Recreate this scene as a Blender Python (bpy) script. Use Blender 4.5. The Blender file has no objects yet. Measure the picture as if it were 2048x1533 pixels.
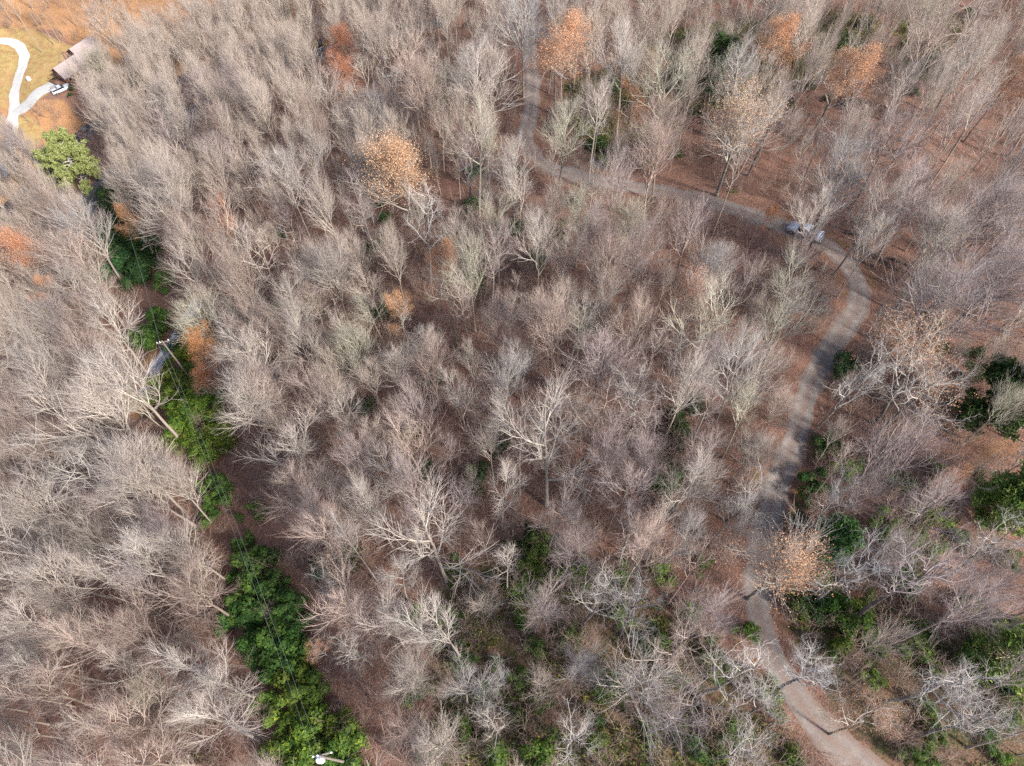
import bpy, math, random
import numpy as np
from mathutils import Vector

rng = np.random.default_rng(7)
random.seed(7)
sc = bpy.context.scene
R = math.radians

# ---------------------------------------------------------------- camera, sky, sun, exposure
CAM_Z = 150.0
PITCH = 30.4                      # degrees away from straight down
FPX, CX, CY = 1419.0, 1024.0, 766.5
cd = bpy.data.cameras.new('camera')
cam = bpy.data.objects.new('camera', cd)
sc.collection.objects.link(cam)
cam.location = (0, 0, CAM_Z)
cam.rotation_euler = (R(PITCH), 0, 0)
cd.sensor_width = 36.0
cd.lens = 36.0 * FPX / 2048.0
cd.clip_start = 0.5
cd.clip_end = 2000
sc.camera = cam

SUN_EL, SUN_AZ = 40.0, 128.0      # azimuth from +Y towards +X
w = bpy.data.worlds.new('World'); sc.world = w; w.use_nodes = True
nt = w.node_tree
for n in list(nt.nodes): nt.nodes.remove(n)
out = nt.nodes.new('ShaderNodeOutputWorld'); bg = nt.nodes.new('ShaderNodeBackground')
sky = nt.nodes.new('ShaderNodeTexSky'); sky.sky_type = 'NISHITA'; sky.sun_disc = False
sky.sun_elevation = R(SUN_EL); sky.sun_rotation = R(SUN_AZ)
sky.air_density = 1.0; sky.dust_density = 3.0; sky.altitude = 800
bg.inputs['Strength'].default_value = 0.15
nt.links.new(sky.outputs[0], bg.inputs[0]); nt.links.new(bg.outputs[0], out.inputs[0])

sl = bpy.data.lights.new('sun', 'SUN'); sl.energy = 4.2; sl.angle = R(7.0); sl.color = (1.0, 0.955, 0.91)
so = bpy.data.objects.new('sun', sl); sc.collection.objects.link(so)
ce = math.cos(R(SUN_EL))
so.rotation_euler = Vector((ce*math.sin(R(SUN_AZ)), ce*math.cos(R(SUN_AZ)), math.sin(R(SUN_EL)))).to_track_quat('Z', 'Y').to_euler()
so.location = (80, -60, 220)

sc.view_settings.view_transform = 'Standard'; sc.view_settings.look = 'None'
sc.view_settings.gamma = 1.0
sc.view_settings.exposure = 1.0
sc.render.film_transparent = False
sc.cycles.use_denoising = False
sc.cycles.sample_clamp_indirect = 1.5; sc.cycles.sample_clamp_direct = 6.0
sc.cycles.max_bounces = 4; sc.cycles.diffuse_bounces = 3; sc.cycles.glossy_bounces = 2
sc.cycles.use_adaptive_sampling = True; sc.cycles.adaptive_threshold = 0.02

# ---------------------------------------------------------------- projection helpers
SP, CP = math.sin(R(PITCH)), math.cos(R(PITCH))

def ray(px, py):
    dx, dy = px-CX, py-CY
    return np.array([dx, SP*FPX - CP*dy, -CP*FPX - SP*dy])

def project(P):
    P = np.atleast_2d(P)
    x, y, z = P[:, 0], P[:, 1], P[:, 2]-CAM_Z
    d = SP*y - CP*z
    u = CP*y + SP*z
    return CX + FPX*x/d, CY - FPX*u/d, d

def in_poly(px, py, poly):
    px, py = np.asarray(px, float), np.asarray(py, float)
    ins = np.zeros(px.shape, bool)
    n = len(poly)
    for i in range(n):
        x1, y1 = poly[i]; x2, y2 = poly[(i+1) % n]
        if y1 == y2: continue
        c = ((y1 > py) != (y2 > py)) & (px < (x2-x1)*(py-y1)/(y2-y1)+x1)
        ins ^= c
    return ins

def seg_dist(px, py, pts):
    px, py = np.asarray(px, float), np.asarray(py, float)
    best = np.full(px.shape, 1e9); bt = np.zeros(px.shape); bs = np.zeros(px.shape)
    for i in range(len(pts)-1):
        ax, ay = pts[i][:2]; bx, by = pts[i+1][:2]
        vx, vy = bx-ax, by-ay
        t = np.clip(((px-ax)*vx+(py-ay)*vy)/(vx*vx+vy*vy+1e-9), 0, 1)
        ex, ey = px-(ax+t*vx), py-(ay+t*vy)
        d = np.hypot(ex, ey); m = d < best
        best = np.where(m, d, best); bt = np.where(m, i+t, bt)
        bs = np.where(m, np.sign(vx*(py-ay)-vy*(px-ax)), bs)
    return best, bt, bs

# ---------------------------------------------------------------- terrain height
def smooth(a, b, x):
    t = np.clip((x-a)/(b-a), 0, 1); return t*t*(3-2*t)

def vnoise(x, y, s, seed):
    x = x/s; y = y/s
    xi = np.floor(x).astype(np.int64); yi = np.floor(y).astype(np.int64)
    fx = x-xi; fy = y-yi; fx = fx*fx*(3-2*fx); fy = fy*fy*(3-2*fy)
    def h(a, b):
        v = (a*374761393 + b*668265263 + seed*974711) & 0x7fffffff
        v = (v ^ (v >> 13))*1274126177 & 0x7fffffff
        return ((v ^ (v >> 16)) & 0xffff)/65535.0
    return (h(xi, yi)*(1-fx)+h(xi+1, yi)*fx)*(1-fy)+(h(xi, yi+1)*(1-fx)+h(xi+1, yi+1)*fx)*fy - .5

CREEK = [(-170, 60), (-123, 113), (-117, 132), (-109, 148), (-94, 158), (-71, 165), (-45, 172), (10, 200), (60, 250)]
CREEK_D = [129, 125, 124, 122.5, 119, 114, 108, 100, 98]
def base_height(x, y):
    sp = 6*np.log1p(np.exp(np.clip(-x/6, -30, 30)))
    D = 66 + .12*y + .36*sp - .08*np.clip(x, 0, 200)
    D = D + 3.2*np.exp(-((x-66-.3*(y-70))/9)**2)*smooth(35, 75, y)        # gully east of the parked truck
    d, t, s = seg_dist(x, y, CREEK)
    Dc = np.interp(t, np.arange(len(CREEK)), CREEK_D)
    beyond = np.where(s > 0, d, -d)
    far = Dc - .06*np.clip(beyond, 0, 400) - .30*6*np.log1p(np.exp(np.clip((beyond-62)/6, -30, 30)))
    k = smooth(-14, 6, beyond)
    D = np.minimum(D, Dc+1)*(1-k) + far*k
    D = D + 1.9*np.exp(-(beyond/4.5)**2)
    z = CAM_Z - D
    z = z + 2.4*vnoise(x, y, 23, 1) + 1.0*vnoise(x, y, 9, 2) + .35*vnoise(x, y, 3.7, 3)
    return z

def hit(px, py, lift=0.0, fn=None):
    fn = fn or height
    d = ray(px, py)
    lo = 20.0; t = lo
    for _ in range(400):
        x, y, z = d*t/-d[2] + np.array([0, 0, CAM_Z])
        g = float(fn(np.array([x]), np.array([y]))[0]) + lift
        if z <= g: break
        t += max(.3, (z-g)*.35)
    return np.array([x, y, g-lift])

def spline(pts, n=14):
    p = np.array(pts, float); o = []
    q = np.vstack([2*p[0]-p[1], p, 2*p[-1]-p[-2]])
    for i in range(1, len(q)-2):
        for k in range(n):
            t = k/n
            o.append(.5*((2*q[i])+(-q[i-1]+q[i+1])*t+(2*q[i-1]-5*q[i]+4*q[i+1]-q[i+2])*t*t+(-q[i-1]+3*q[i]-3*q[i+1]+q[i+2])*t**3))
    o.append(p[-1]); return np.array(o)

ROADS_PX = {
 'gravel_road': (2.7, [(1075, -40), (1064, 20), (1060, 75), (1062, 125), (1066, 175), (1060, 237), (1050, 268), (1062, 303), (1095, 332), (1145, 348), (1207, 366), (1312, 383), (1400, 402), (1500, 430), (1580, 462), (1640, 486), (1690, 525), (1716, 572), (1712, 622), (1684, 664), (1645, 722), (1615, 790), (1592, 870), (1560, 950), (1540, 1020), (1522, 1090), (1512, 1160), (1516, 1230), (1540, 1300), (1578, 1370), (1625, 1440), (1685, 1500), (1750, 1560), (1830, 1620)]),
 'gravel_lane': (2.1, [(392, 605), (372, 642), (350, 680), (328, 712), (300, 755), (288, 785), (280, 808)]),
 'asphalt_road': (5.6, [(90, 520), (150, 440), (213, 366), (262, 318), (340, 262), (450, 190), (560, 132), (650, 104), (760, 76), (900, 40)]),
 'gravel_driveway': (2.8, [(-60, 100), (-20, 86), (10, 82), (34, 90), (49, 112), (46, 138), (38, 165), (30, 192), (28, 222), (24, 262), (14, 310), (2, 360)]),
 'concrete_driveway': (3.6, [(27, 228), (60, 214), (90, 196), (118, 180), (138, 166)]),
}
ROADS = {}
for k, (wd, pts) in ROADS_PX.items():
    w3 = np.array([hit(x, y, 0, base_height) for x, y in pts])
    c = spline(w3)
    z = c[:, 2].copy()
    for _ in range(60): z[1:-1] = (z[:-2]+2*z[1:-1]+z[2:])/4
    c[:, 2] = z
    ROADS[k] = (wd, c)

G0X, G0Y, GS = -260.0, -60.0, 1.0
GNX, GNY = 440, 420
gx, gy = np.meshgrid(G0X+np.arange(GNX)*GS, G0Y+np.arange(GNY)*GS)
gz = base_height(gx.ravel(), gy.ravel()).reshape(gx.shape)
road_d = {}
for k, (wd, c) in ROADS.items():
    d, t, s = seg_dist(gx.ravel(), gy.ravel(), [tuple(v[:2]) for v in c[::3]]+[tuple(c[-1][:2])])
    idx = np.clip(t*3, 0, len(c)-1)
    zc = np.interp(idx, np.arange(len(c)), c[:, 2])
    wgt = 1-smooth(wd/2+.7, wd/2+3.2, d)
    gz = (gz.ravel()*(1-wgt) + (zc-.10)*wgt).reshape(gx.shape)
    road_d[k] = d.reshape(gx.shape)
# level ground under the house
HOUSE = hit(164, 140, 0, base_height)
dh = np.hypot(gx-HOUSE[0], gy-HOUSE[1]); wh = 1-smooth(12, 20, dh)
gz = gz*(1-wh) + HOUSE[2]*wh

def height(x, y):
    x = np.asarray(x, float); y = np.asarray(y, float)
    fx = np.clip((x-G0X)/GS, 0, GNX-1.001); fy = np.clip((y-G0Y)/GS, 0, GNY-1.001)
    i = fx.astype(int); j = fy.astype(int); fx = fx-i; fy = fy-j
    return (gz[j, i]*(1-fx)+gz[j, i+1]*fx)*(1-fy)+(gz[j+1, i]*(1-fx)+gz[j+1, i+1]*fx)*fy

def road_dist(x, y, k):
    i = int(np.clip((x-G0X)/GS, 0, GNX-1)); j = int(np.clip((y-G0Y)/GS, 0, GNY-1))
    return float(road_d[k][j, i])

# ---------------------------------------------------------------- mesh helpers
def mesh_from(name, V, F, mats=(), attrs=None, smooth_shade=False, midx=None):
    """F: list of int arrays, each (n,3) or (n,4)"""
    me = bpy.data.meshes.new(name)
    V = np.asarray(V, np.float32)
    F = [np.asarray(f, np.int32) for f in F if len(f)]
    nl = sum(f.size for f in F); nf = sum(len(f) for f in F)
    me.vertices.add(len(V)); me.vertices.foreach_set('co', V.ravel())
    me.loops.add(nl); me.loops.foreach_set('vertex_index', np.concatenate([f.ravel() for f in F]))
    me.polygons.add(nf)
    tot = np.concatenate([np.full(len(f), f.shape[1], np.int32) for f in F])
    st = np.concatenate([[0], np.cumsum(tot)[:-1]]).astype(np.int32)
    me.polygons.foreach_set('loop_start', st)
    if midx is not None: me.polygons.foreach_set('material_index', np.asarray(midx, np.int32))
    me.update(calc_edges=True)
    if smooth_shade: me.polygons.foreach_set('use_smooth', np.ones(nf, bool))
    for k, a in (attrs or {}).items():
        a = np.asarray(a, np.float32)
        if a.ndim == 1:
            at = me.attributes.new(k, 'FLOAT', 'POINT'); at.data.foreach_set('value', a)
        else:
            at = me.attributes.new(k, 'FLOAT_COLOR', 'POINT')
            b = np.ones((len(a), 4), np.float32); b[:, :3] = a; at.data.foreach_set('color', b.ravel())
    for m in mats: me.materials.append(m)
    return me

class MB:
    """collects plain shapes into one mesh"""
    def __init__(s): s.V = []; s.F3 = []; s.F4 = []; s.n = 0; s.A = []
    def add(s, V, f3=None, f4=None, a=0.0):
        V = np.asarray(V, float)
        if f3 is not None and len(f3): s.F3.append(np.asarray(f3)+s.n)
        if f4 is not None and len(f4): s.F4.append(np.asarray(f4)+s.n)
        s.V.append(V); s.A.append(np.full(len(V), a)); s.n += len(V)
        return s
    def box(s, x0, x1, y0, y1, z0, z1, rz=0.0, o=(0, 0, 0), b=0.0):
        xs, ys, zs = (x0, x1), (y0, y1), (z0, z1)
        V = np.array([(xs[i], ys[j], zs[k]) for k in (0, 1) for j in (0, 1) for i in (0, 1)], float)
        if b:   # drawn-in top
            cx, cy = (x0+x1)/2, (y0+y1)/2
            V[4:, 0] = cx+(V[4:, 0]-cx)*(1-b); V[4:, 1] = cy+(V[4:, 1]-cy)*(1-b)
        c, q = math.cos(rz), math.sin(rz)
        V = np.stack([V[:, 0]*c-V[:, 1]*q+o[0], V[:, 0]*q+V[:, 1]*c+o[1], V[:, 2]+o[2]], 1)
        return s.add(V, f4=[(0, 2, 3, 1), (4, 5, 7, 6), (0, 1, 5, 4), (1, 3, 7, 5), (3, 2, 6, 7), (2, 0, 4, 6)])
    def prism(s, prof, y0, y1):
        """profile in xz, extruded along y"""
        n = len(prof)
        V = [(x, y0, z) for x, z in prof]+[(x, y1, z) for x, z in prof]
        f4 = [(i, (i+1) % n, (i+1) % n+n, i+n) for i in range(n)]
        s.add(V, f4=f4)
        c0 = np.mean(V[:n], 0); c1 = np.mean(V[n:], 0)
        s.add(V[:n]+[tuple(c0)], f3=[((i+1) % n, i, n) for i in range(n)])
        s.add(V[n:]+[tuple(c1)], f3=[(i, (i+1) % n, n) for i in range(n)])
        return s
    def tube(s, pts, rad, sides=8, a=0.0):
        pts = np.array(pts, float)[None]; rad = np.array(rad, float)[None]
        V, F = tubes(pts, rad, sides)
        s.add(V, f4=F, a=a)
        for e in (0, -1):
            k = 0 if e == 0 else len(V)-sides
            s.add(np.vstack([V[k:k+sides], V[k:k+sides].mean(0)]), f3=[(i, (i+1) % sides, sides) for i in range(sides)], a=a)
        return s
    def build(s, name, mat, parent=None, smooth_shade=False):
        F = []
        if s.F3: F.append(np.vstack(s.F3))
        if s.F4: F.append(np.vstack(s.F4))
        me = mesh_from(name, np.vstack(s.V), F, [mat], smooth_shade=smooth_shade)
        return link(name, me, parent)

def link(name, me, parent=None):
    o = bpy.data.objects.new(name, me); sc.collection.objects.link(o)
    if parent is not None: o.parent = parent
    return o

def empty(name, loc, rz=0.0):
    o = bpy.data.objects.new(name, None); sc.collection.objects.link(o)
    o.location = loc; o.rotation_euler = (0, 0, rz); o.empty_display_size = .5
    return o

def tag(o, label=None, cat=None, group=None, kind=None):
    if label: o['label'] = label
    if cat: o['category'] = cat
    if group: o['group'] = group
    if kind: o['kind'] = kind
    return o

def tubes(P, rad, S):
    """P (N,K,3) polylines, rad (N,K) -> vertices, quads"""
    N, K, _ = P.shape
    T = np.empty_like(P)
    T[:, 1:-1] = P[:, 2:]-P[:, :-2]; T[:, 0] = P[:, 1]-P[:, 0]; T[:, -1] = P[:, -1]-P[:, -2]
    T /= np.linalg.norm(T, axis=2, keepdims=True)+1e-9
    mean = P[:, -1]-P[:, 0]; mean /= np.linalg.norm(mean, axis=1, keepdims=True)+1e-9
    ref = np.where(np.abs(mean[:, 2:3]) > .8, np.array([[1., 0, 0]]), np.array([[0, 0, 1.]]))[:, None, :]
    U = np.cross(T, np.broadcast_to(ref, T.shape)); U /= np.linalg.norm(U, axis=2, keepdims=True)+1e-9
    W = np.cross(T, U)
    a = np.arange(S)*2*math.pi/S
    V = P[:, :, None, :] + rad[:, :, None, None]*(np.cos(a)[None, None, :, None]*U[:, :, None, :]+np.sin(a)[None, None, :, None]*W[:, :, None, :])
    idx = np.arange(N*K*S).reshape(N, K, S)
    A = idx[:, :-1]; B = idx[:, 1:]
    A2 = np.roll(A, -1, 2); B2 = np.roll(B, -1, 2)
    F = np.stack([A, B, B2, A2], -1).reshape(-1, 4)
    return V.reshape(-1, 3), F

# ---------------------------------------------------------------- materials
class Mat:
    def __init__(s, name, rough=.9, spec=.15):
        s.m = bpy.data.materials.new(name); s.m.use_nodes = True
        s.t = s.m.node_tree; s.b = s.t.nodes['Principled BSDF']
        s.b.inputs['Roughness'].default_value = rough
        s.b.inputs['Specular IOR Level'].default_value = spec
    def n(s, kind, **kw):
        n = s.t.nodes.new(kind)
        for k, v in kw.items():
            if k in n.inputs: n.inputs[k].default_value = v
            else: setattr(n, k, v)
        return n
    def l(s, a, b): s.t.links.new(a, b)
    def noise(s, scale, detail=3, rough=.6, vec=None):
        n = s.n('ShaderNodeTexNoise', Scale=scale, Detail=detail, Roughness=rough)
        if vec is not None: s.l(vec, n.inputs['Vector'])
        return n.outputs['Fac']
    def ramp(s, fac, stops):
        r = s.n('ShaderNodeValToRGB'); e = r.color_ramp.elements
        while len(e) < len(stops): e.new(.5)
        for i, (p, c) in enumerate(stops):
            e[i].position = p; e[i].color = (c[0], c[1], c[2], 1) if isinstance(c, tuple) else (c, c, c, 1)
        s.l(fac, r.inputs[0]); return r.outputs[0]
    def mix(s, fac, a, b, mode='MIX'):
        m = s.n('ShaderNodeMix', data_type='RGBA', blend_type=mode)
        for sock, v in ((m.inputs[0], fac), (m.inputs[6], a), (m.inputs[7], b)):
            if isinstance(v, (float, int)): sock.default_value = v
            elif isinstance(v, tuple): sock.default_value = (v[0], v[1], v[2], 1)
            else: s.l(v, sock)
        return m.outputs[2]
    def attr(s, name, out='Fac'): return s.n('ShaderNodeAttribute', attribute_name=name).outputs[out]
    def pos(s): return s.n('ShaderNodeNewGeometry').outputs['Position']
    def color(s, c):
        if isinstance(c, tuple): s.b.inputs['Base Color'].default_value = (*c, 1)
        else: s.l(c, s.b.inputs['Base Color'])
        return s
    def bump(s, h, strength=.4, dist=.05):
        b = s.n('ShaderNodeBump', Strength=strength, Distance=dist)
        s.l(h, b.inputs['Height']); s.l(b.outputs[0], s.b.inputs['Normal']); return s

def flat(name, c, rough=.6, spec=.3, metal=0.0, var=.12, scale=3.0):
    m = Mat(name, rough, spec); m.b.inputs['Metallic'].default_value = metal
    p = m.pos(); f = m.noise(scale, 4, .6, p)
    lo = tuple(max(0, v*(1-var)) for v in c); hi = tuple(min(1, v*(1+var)) for v in c)
    m.color(m.ramp(f, [(.3, lo), (.7, hi)])); return m.m

# ground: leaf litter, gold grass, moss, orange leaf fall
m = Mat('leaf_litter', .95, .05); P_ = m.pos()
big = m.noise(.09, 4, .6, P_); mid = m.noise(.7, 4, .65, P_); fine = m.noise(4.5, 4, .7, P_)
vor = m.n('ShaderNodeTexVoronoi', Scale=5.5); m.l(P_, vor.inputs['Vector'])
c1 = m.ramp(vor.outputs['Color'], [(.15, (.10, .048, .032)), (.5, (.225, .118, .080)), (.85, (.36, .21, .145))])
c2 = m.ramp(fine, [(.32, (.075, .045, .035)), (.55, (.21, .115, .08)), (.72, (.35, .225, .16))])
lit = m.mix(.5, c1, c2)
lit = m.mix(m.ramp(mid, [(.42, 0.), (.68, .55)]), lit, (.105, .070, .052))
lit = m.mix(m.ramp(big, [(.40, 0.), (.62, .5)]), lit, (.24, .125, .088))
orange = m.ramp(fine, [(.3, (.22, .11, .055)), (.6, (.42, .23, .11)), (.8, (.56, .36, .20))])
gold = m.ramp(fine, [(.3, (.20, .145, .055)), (.55, (.36, .265, .105)), (.75, (.47, .37, .17))])
gold = m.mix(m.ramp(mid, [(.42, 0.), (.62, .85)]), gold, (.27, .15, .07)); gold = m.mix(m.ramp(m.noise(.22, 3, .6, P_), [(.45, 0.), (.6, .55)]), gold, (.38, .235, .11))
moss = m.ramp(fine, [(.3, (.030, .038, .015)), (.5, (.065, .070, .026)), (.62, (.13, .085, .045)), (.78, (.17, .13, .06))])
verge = m.ramp(fine, [(.3, (.12, .075, .025)), (.55, (.22, .14, .045)), (.75, (.30, .21, .085))])
cov = m.n('ShaderNodeAttribute', attribute_name='cover'); sep = m.n('ShaderNodeSeparateColor'); m.l(cov.outputs['Color'], sep.inputs[0])
cov2 = m.n('ShaderNodeAttribute', attribute_name='cover_b'); sep2 = m.n('ShaderNodeSeparateColor'); m.l(cov2.outputs['Color'], sep2.inputs[0])
def brk(ch, lo=.35, hi=.65):
    a = m.n('ShaderNodeMath', operation='MULTIPLY_ADD'); m.l(mid, a.inputs[0]); a.inputs[1].default_value = .9; a.inputs[2].default_value = -.45
    b = m.n('ShaderNodeMath', operation='ADD'); m.l(ch, b.inputs[0]); m.l(a.outputs[0], b.inputs[1])
    return m.ramp(b.outputs[0], [(lo, 0.), (hi, 1.)])
col = m.mix(brk(sep.outputs[2], .3, .8), lit, orange)
col = m.mix(brk(sep.outputs[1], .4, .75), col, moss)
col = m.mix(brk(sep2.outputs[0], .4, .7), col, verge)
col = m.mix(brk(sep.outputs[0], .3, .6), col, gold)
m.color(col); m.bump(m.mix(.5, fine, vor.outputs['Distance']), .8, .12)
M_GROUND = m.m

def gravel(name, a, b, c, strip=True):
    m = Mat(name, .95, .1); p = m.pos()
    f = m.noise(1.1, 5, .7, p); g = m.noise(14, 3, .7, p)
    col = m.mix(.45, m.ramp(f, [(.3, a), (.55, b), (.75, c)]), m.ramp(g, [(.3, a), (.55, b), (.75, c)]))
    if strip:
        e = m.attr('across')       # 0 in the middle, 1 at the edge
        r = m.ramp(e, [(0., .6), (.2, .45), (.36, 0.), (.6, 0.), (.8, .6), (1., 1.)])
        fm = m.n('ShaderNodeMath', operation='MULTIPLY'); m.l(r, fm.inputs[0]); m.l(m.ramp(m.noise(2.2, 4, .7, p), [(.35, .2), (.6, 1.)]), fm.inputs[1])
        col = m.mix(fm.outputs[0], col, (.20, .12, .085))
    m.color(col); m.bump(g, .5, .03); return m.m
M_ROAD = gravel('grey_gravel', (.15, .12, .10), (.265, .22, .188), (.38, .33, .29))
M_LANE = gravel('pale_gravel', (.42, .41, .40), (.56, .55, .54), (.66, .65, .64))
M_DRIVE = gravel('white_gravel', (.36, .34, .31), (.50, .475, .44), (.62, .595, .56), False)
M_CONC = gravel('concrete', (.34, .33, .30), (.42, .41, .38), (.50, .48, .45), False)
m = Mat('asphalt', .85, .2); p = m.pos(); f = m.noise(1.5, 5, .7, p)
asp = m.ramp(f, [(.3, (.05, .052, .058)), (.7, (.095, .098, .105))])
M_ASPH = m.color(asp).m
M_YELLOW = flat('yellow_line_paint', (.50, .36, .06), .7)
m = Mat('creek_water', .08, .5); p = m.pos(); f = m.noise(1.4, 6, .75, p)
m.color(m.ramp(f, [(.3, (.008, .010, .018)), (.6, (.018, .022, .038)), (.69, (.10, .12, .16)), (.76, (.6, .62, .66))])); m.bump(f, .5, .2)
M_WATER = m.m

def bark(name, thick, limb, twig, lichen=(.33, .34, .26)):
    m = Mat(name, .9, .1); p = m.pos()
    tw = m.attr('twig')
    f = m.noise(1.3, 4, .65, p); g = m.noise(9, 3, .6, p)
    base = m.ramp(tw, [(0., thick), (.22, limb), (.6, limb), (1., twig)])
    sh = m.ramp(g, [(.3, .72), (.7, 1.22)])
    col = m.mix(1., base, sh, 'MULTIPLY')
    li = m.n('ShaderNodeMath', operation='MULTIPLY'); m.l(m.ramp(f, [(.52, 0.), (.64, .75)]), li.inputs[0])
    m.l(m.ramp(tw, [(.3, 1.), (.8, .35)]), li.inputs[1])
    col = m.mix(li.outputs[0], col, lichen)
    oi = m.n('ShaderNodeObjectInfo')
    col = m.mix(1., col, oi.outputs['Color'], 'MULTIPLY')
    m.color(col); return m.m
M_BARK = bark('bare_bark', (.33, .285, .25), (.51, .465, .42), (.41, .345, .32))
M_OAKBARK = bark('oak_bark', (.17, .15, .14), (.45, .42, .39), (.40, .35, .325), (.46, .45, .36))

def leafmat(name, stops, trans=.25):
    m = Mat(name, .7, .2); a = m.attr('leaf')
    oi = m.n('ShaderNodeObjectInfo')
    c = m.mix(1., m.ramp(a, stops), oi.outputs['Color'], 'MULTIPLY')
    m.color(c)
    tr = m.n('ShaderNodeBsdfTranslucent'); m.l(c, tr.inputs[0])
    mx = m.n('ShaderNodeMixShader'); mx.inputs[0].default_value = trans
    o = m.t.nodes['Material Output']
    m.l(m.b.outputs[0], mx.inputs[1]); m.l(tr.outputs[0], mx.inputs[2]); m.l(mx.outputs[0], o.inputs[0])
    return m.m
M_ORANGE = leafmat('orange_leaves', [(0., (.32, .165, .09)), (.5, (.58, .35, .195)), (1., (.78, .56, .36))], .3)
M_TAN = leafmat('tan_leaves', [(0., (.30, .17, .10)), (.5, (.52, .34, .22)), (1., (.68, .50, .36))], .3)
M_RHODO = leafmat('evergreen_leaves', [(0., (.012, .030, .013)), (.55, (.030, .066, .018)), (1., (.10, .135, .030))], .2)
M_PINE = leafmat('pine_needles', [(0., (.09, .125, .035)), (.5, (.21, .255, .075)), (1., (.36, .39, .14))], .35)
M_HEM = leafmat('hemlock_needles', [(0., (.025, .055, .020)), (.5, (.06, .10, .03)), (1., (.11, .15, .05))], .2)
M_BRUSH = bark('brush_bark', (.24, .15, .12), (.36, .26, .21), (.40, .28, .23), (.34, .33, .24))

# ---------------------------------------------------------------- the ground and its setting
def region(polys, feather=10):
    """coverage of the ground whose picture position lies in the given outlines, softened in the grid"""
    px, py, d = project(np.stack([gx.ravel(), gy.ravel(), gz.ravel()], 1))
    w = np.zeros(len(px))
    for q in polys: w = np.maximum(w, in_poly(px, py, q) & (d > 5))
    w = w.reshape(gx.shape).astype(float)
    for _ in range(2): w[1:-1, 1:-1] = (w[1:-1, 1:-1]*2+w[:-2, 1:-1]+w[2:, 1:-1]+w[1:-1, :-2]+w[1:-1, 2:])/6
    return w
YARD = [(-80, 55), (60, 55), (105, 78), (150, 95), (142, 125), (126, 152), (95, 190), (50, 212), (-80, 225)]
gold = region([YARD, [(590, 90), (640, 80), (660, 92), (600, 122), (560, 128)], [(-40, 240), (60, 230), (90, 270), (40, 330), (-40, 380)]])
moss_w = region([[(1560, 1130), (1700, 1180), (1800, 1230), (1990, 1250), (2100, 1320), (2100, 1600), (1800, 1600), (1680, 1470), (1590, 1330), (1550, 1220)],
                 [(820, 1180), (980, 1130), (1200, 1130), (1330, 1200), (1480, 1330), (1640, 1600), (820, 1600), (860, 1400)],
                 [(1100, 180), (1330, 60), (1600, 30), (1780, 20), (1700, 130), (1560, 200), (1330, 250), (1250, 320), (1170, 320)],
                 [(1790, 40), (1960, 40), (1900, 170), (1800, 160)]])*.62
dr = road_d['gravel_road']; vz = np.where(dr < 3.4, 1, 0)*smooth(1.2, 1.8, dr)*(1-smooth(2.3, 3.2, dr))*.55*smooth(-.1, .25, vnoise(gx, gy, 7, 31))
dl = road_d['gravel_lane']; vz = np.maximum(vz, smooth(1., 1.6, dl)*(1-smooth(2.0, 3.6, dl))*.6)
org = region([[(-200, -200), (620, -200), (600, 60), (480, 110), (330, 180), (250, 210), (180, 120), (110, 60), (-200, 50)], [(-100, 200), (130, 200), (180, 260), (110, 290), (60, 440), (-100, 500)]])
org = np.maximum(org, region([[(255, 560), (330, 500), (345, 600), (330, 700), (270, 720)], [(390, 880), (470, 880), (560, 1080), (540, 1120), (450, 1180), (420, 1000)]])*.28)
V = np.stack([gx.ravel(), gy.ravel(), gz.ravel()], 1)
ii = np.arange(GNX*GNY).reshape(GNY, GNX)
F = np.stack([ii[:-1, :-1], ii[:-1, 1:], ii[1:, 1:], ii[1:, :-1]], -1).reshape(-1, 4)
me = mesh_from('hillside_ground', V, [F], [M_GROUND], {'cover': np.stack([gold.ravel(), moss_w.ravel(), org.ravel()], 1), 'cover_b': np.stack([vz.ravel()]*3, 1)}, True)
tag(link('hillside_ground', me), kind='structure')
# the land carries on to the horizon
n = 60
fx, fy = np.meshgrid(np.linspace(-1500, 1500, n), np.linspace(-1300, 1700, n))
fz = np.interp(np.hypot(fx+40, fy-130), [0, 150, 400, 1500], [10, 10, 45, 160])
cx0, cy0 = np.clip(fx, G0X+1, G0X+GNX-2), np.clip(fy, G0Y+1, G0Y+GNY-2)
inside = (fx > G0X-60) & (fx < G0X+GNX+60) & (fy > G0Y-60) & (fy < G0Y+GNY+60)
edge = height(cx0.ravel(), cy0.ravel()).reshape(fx.shape)
dd = np.hypot(fx-cx0, fy-cy0)
fz = edge*(1-smooth(0, 500, dd)) + fz*smooth(0, 500, dd)
fz = np.where(inside, np.minimum(edge-6, 4), fz)-3
ii = np.arange(n*n).reshape(n, n)
F = np.stack([ii[:-1, :-1], ii[:-1, 1:], ii[1:, 1:], ii[1:, :-1]], -1).reshape(-1, 4)
zz = np.zeros((n*n, 3)); 
tag(link('hills', mesh_from('hills', np.stack([fx.ravel(), fy.ravel(), fz.ravel()], 1), [F], [M_GROUND], {'cover': zz, 'cover_b': zz}, True)), kind='structure')

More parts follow.
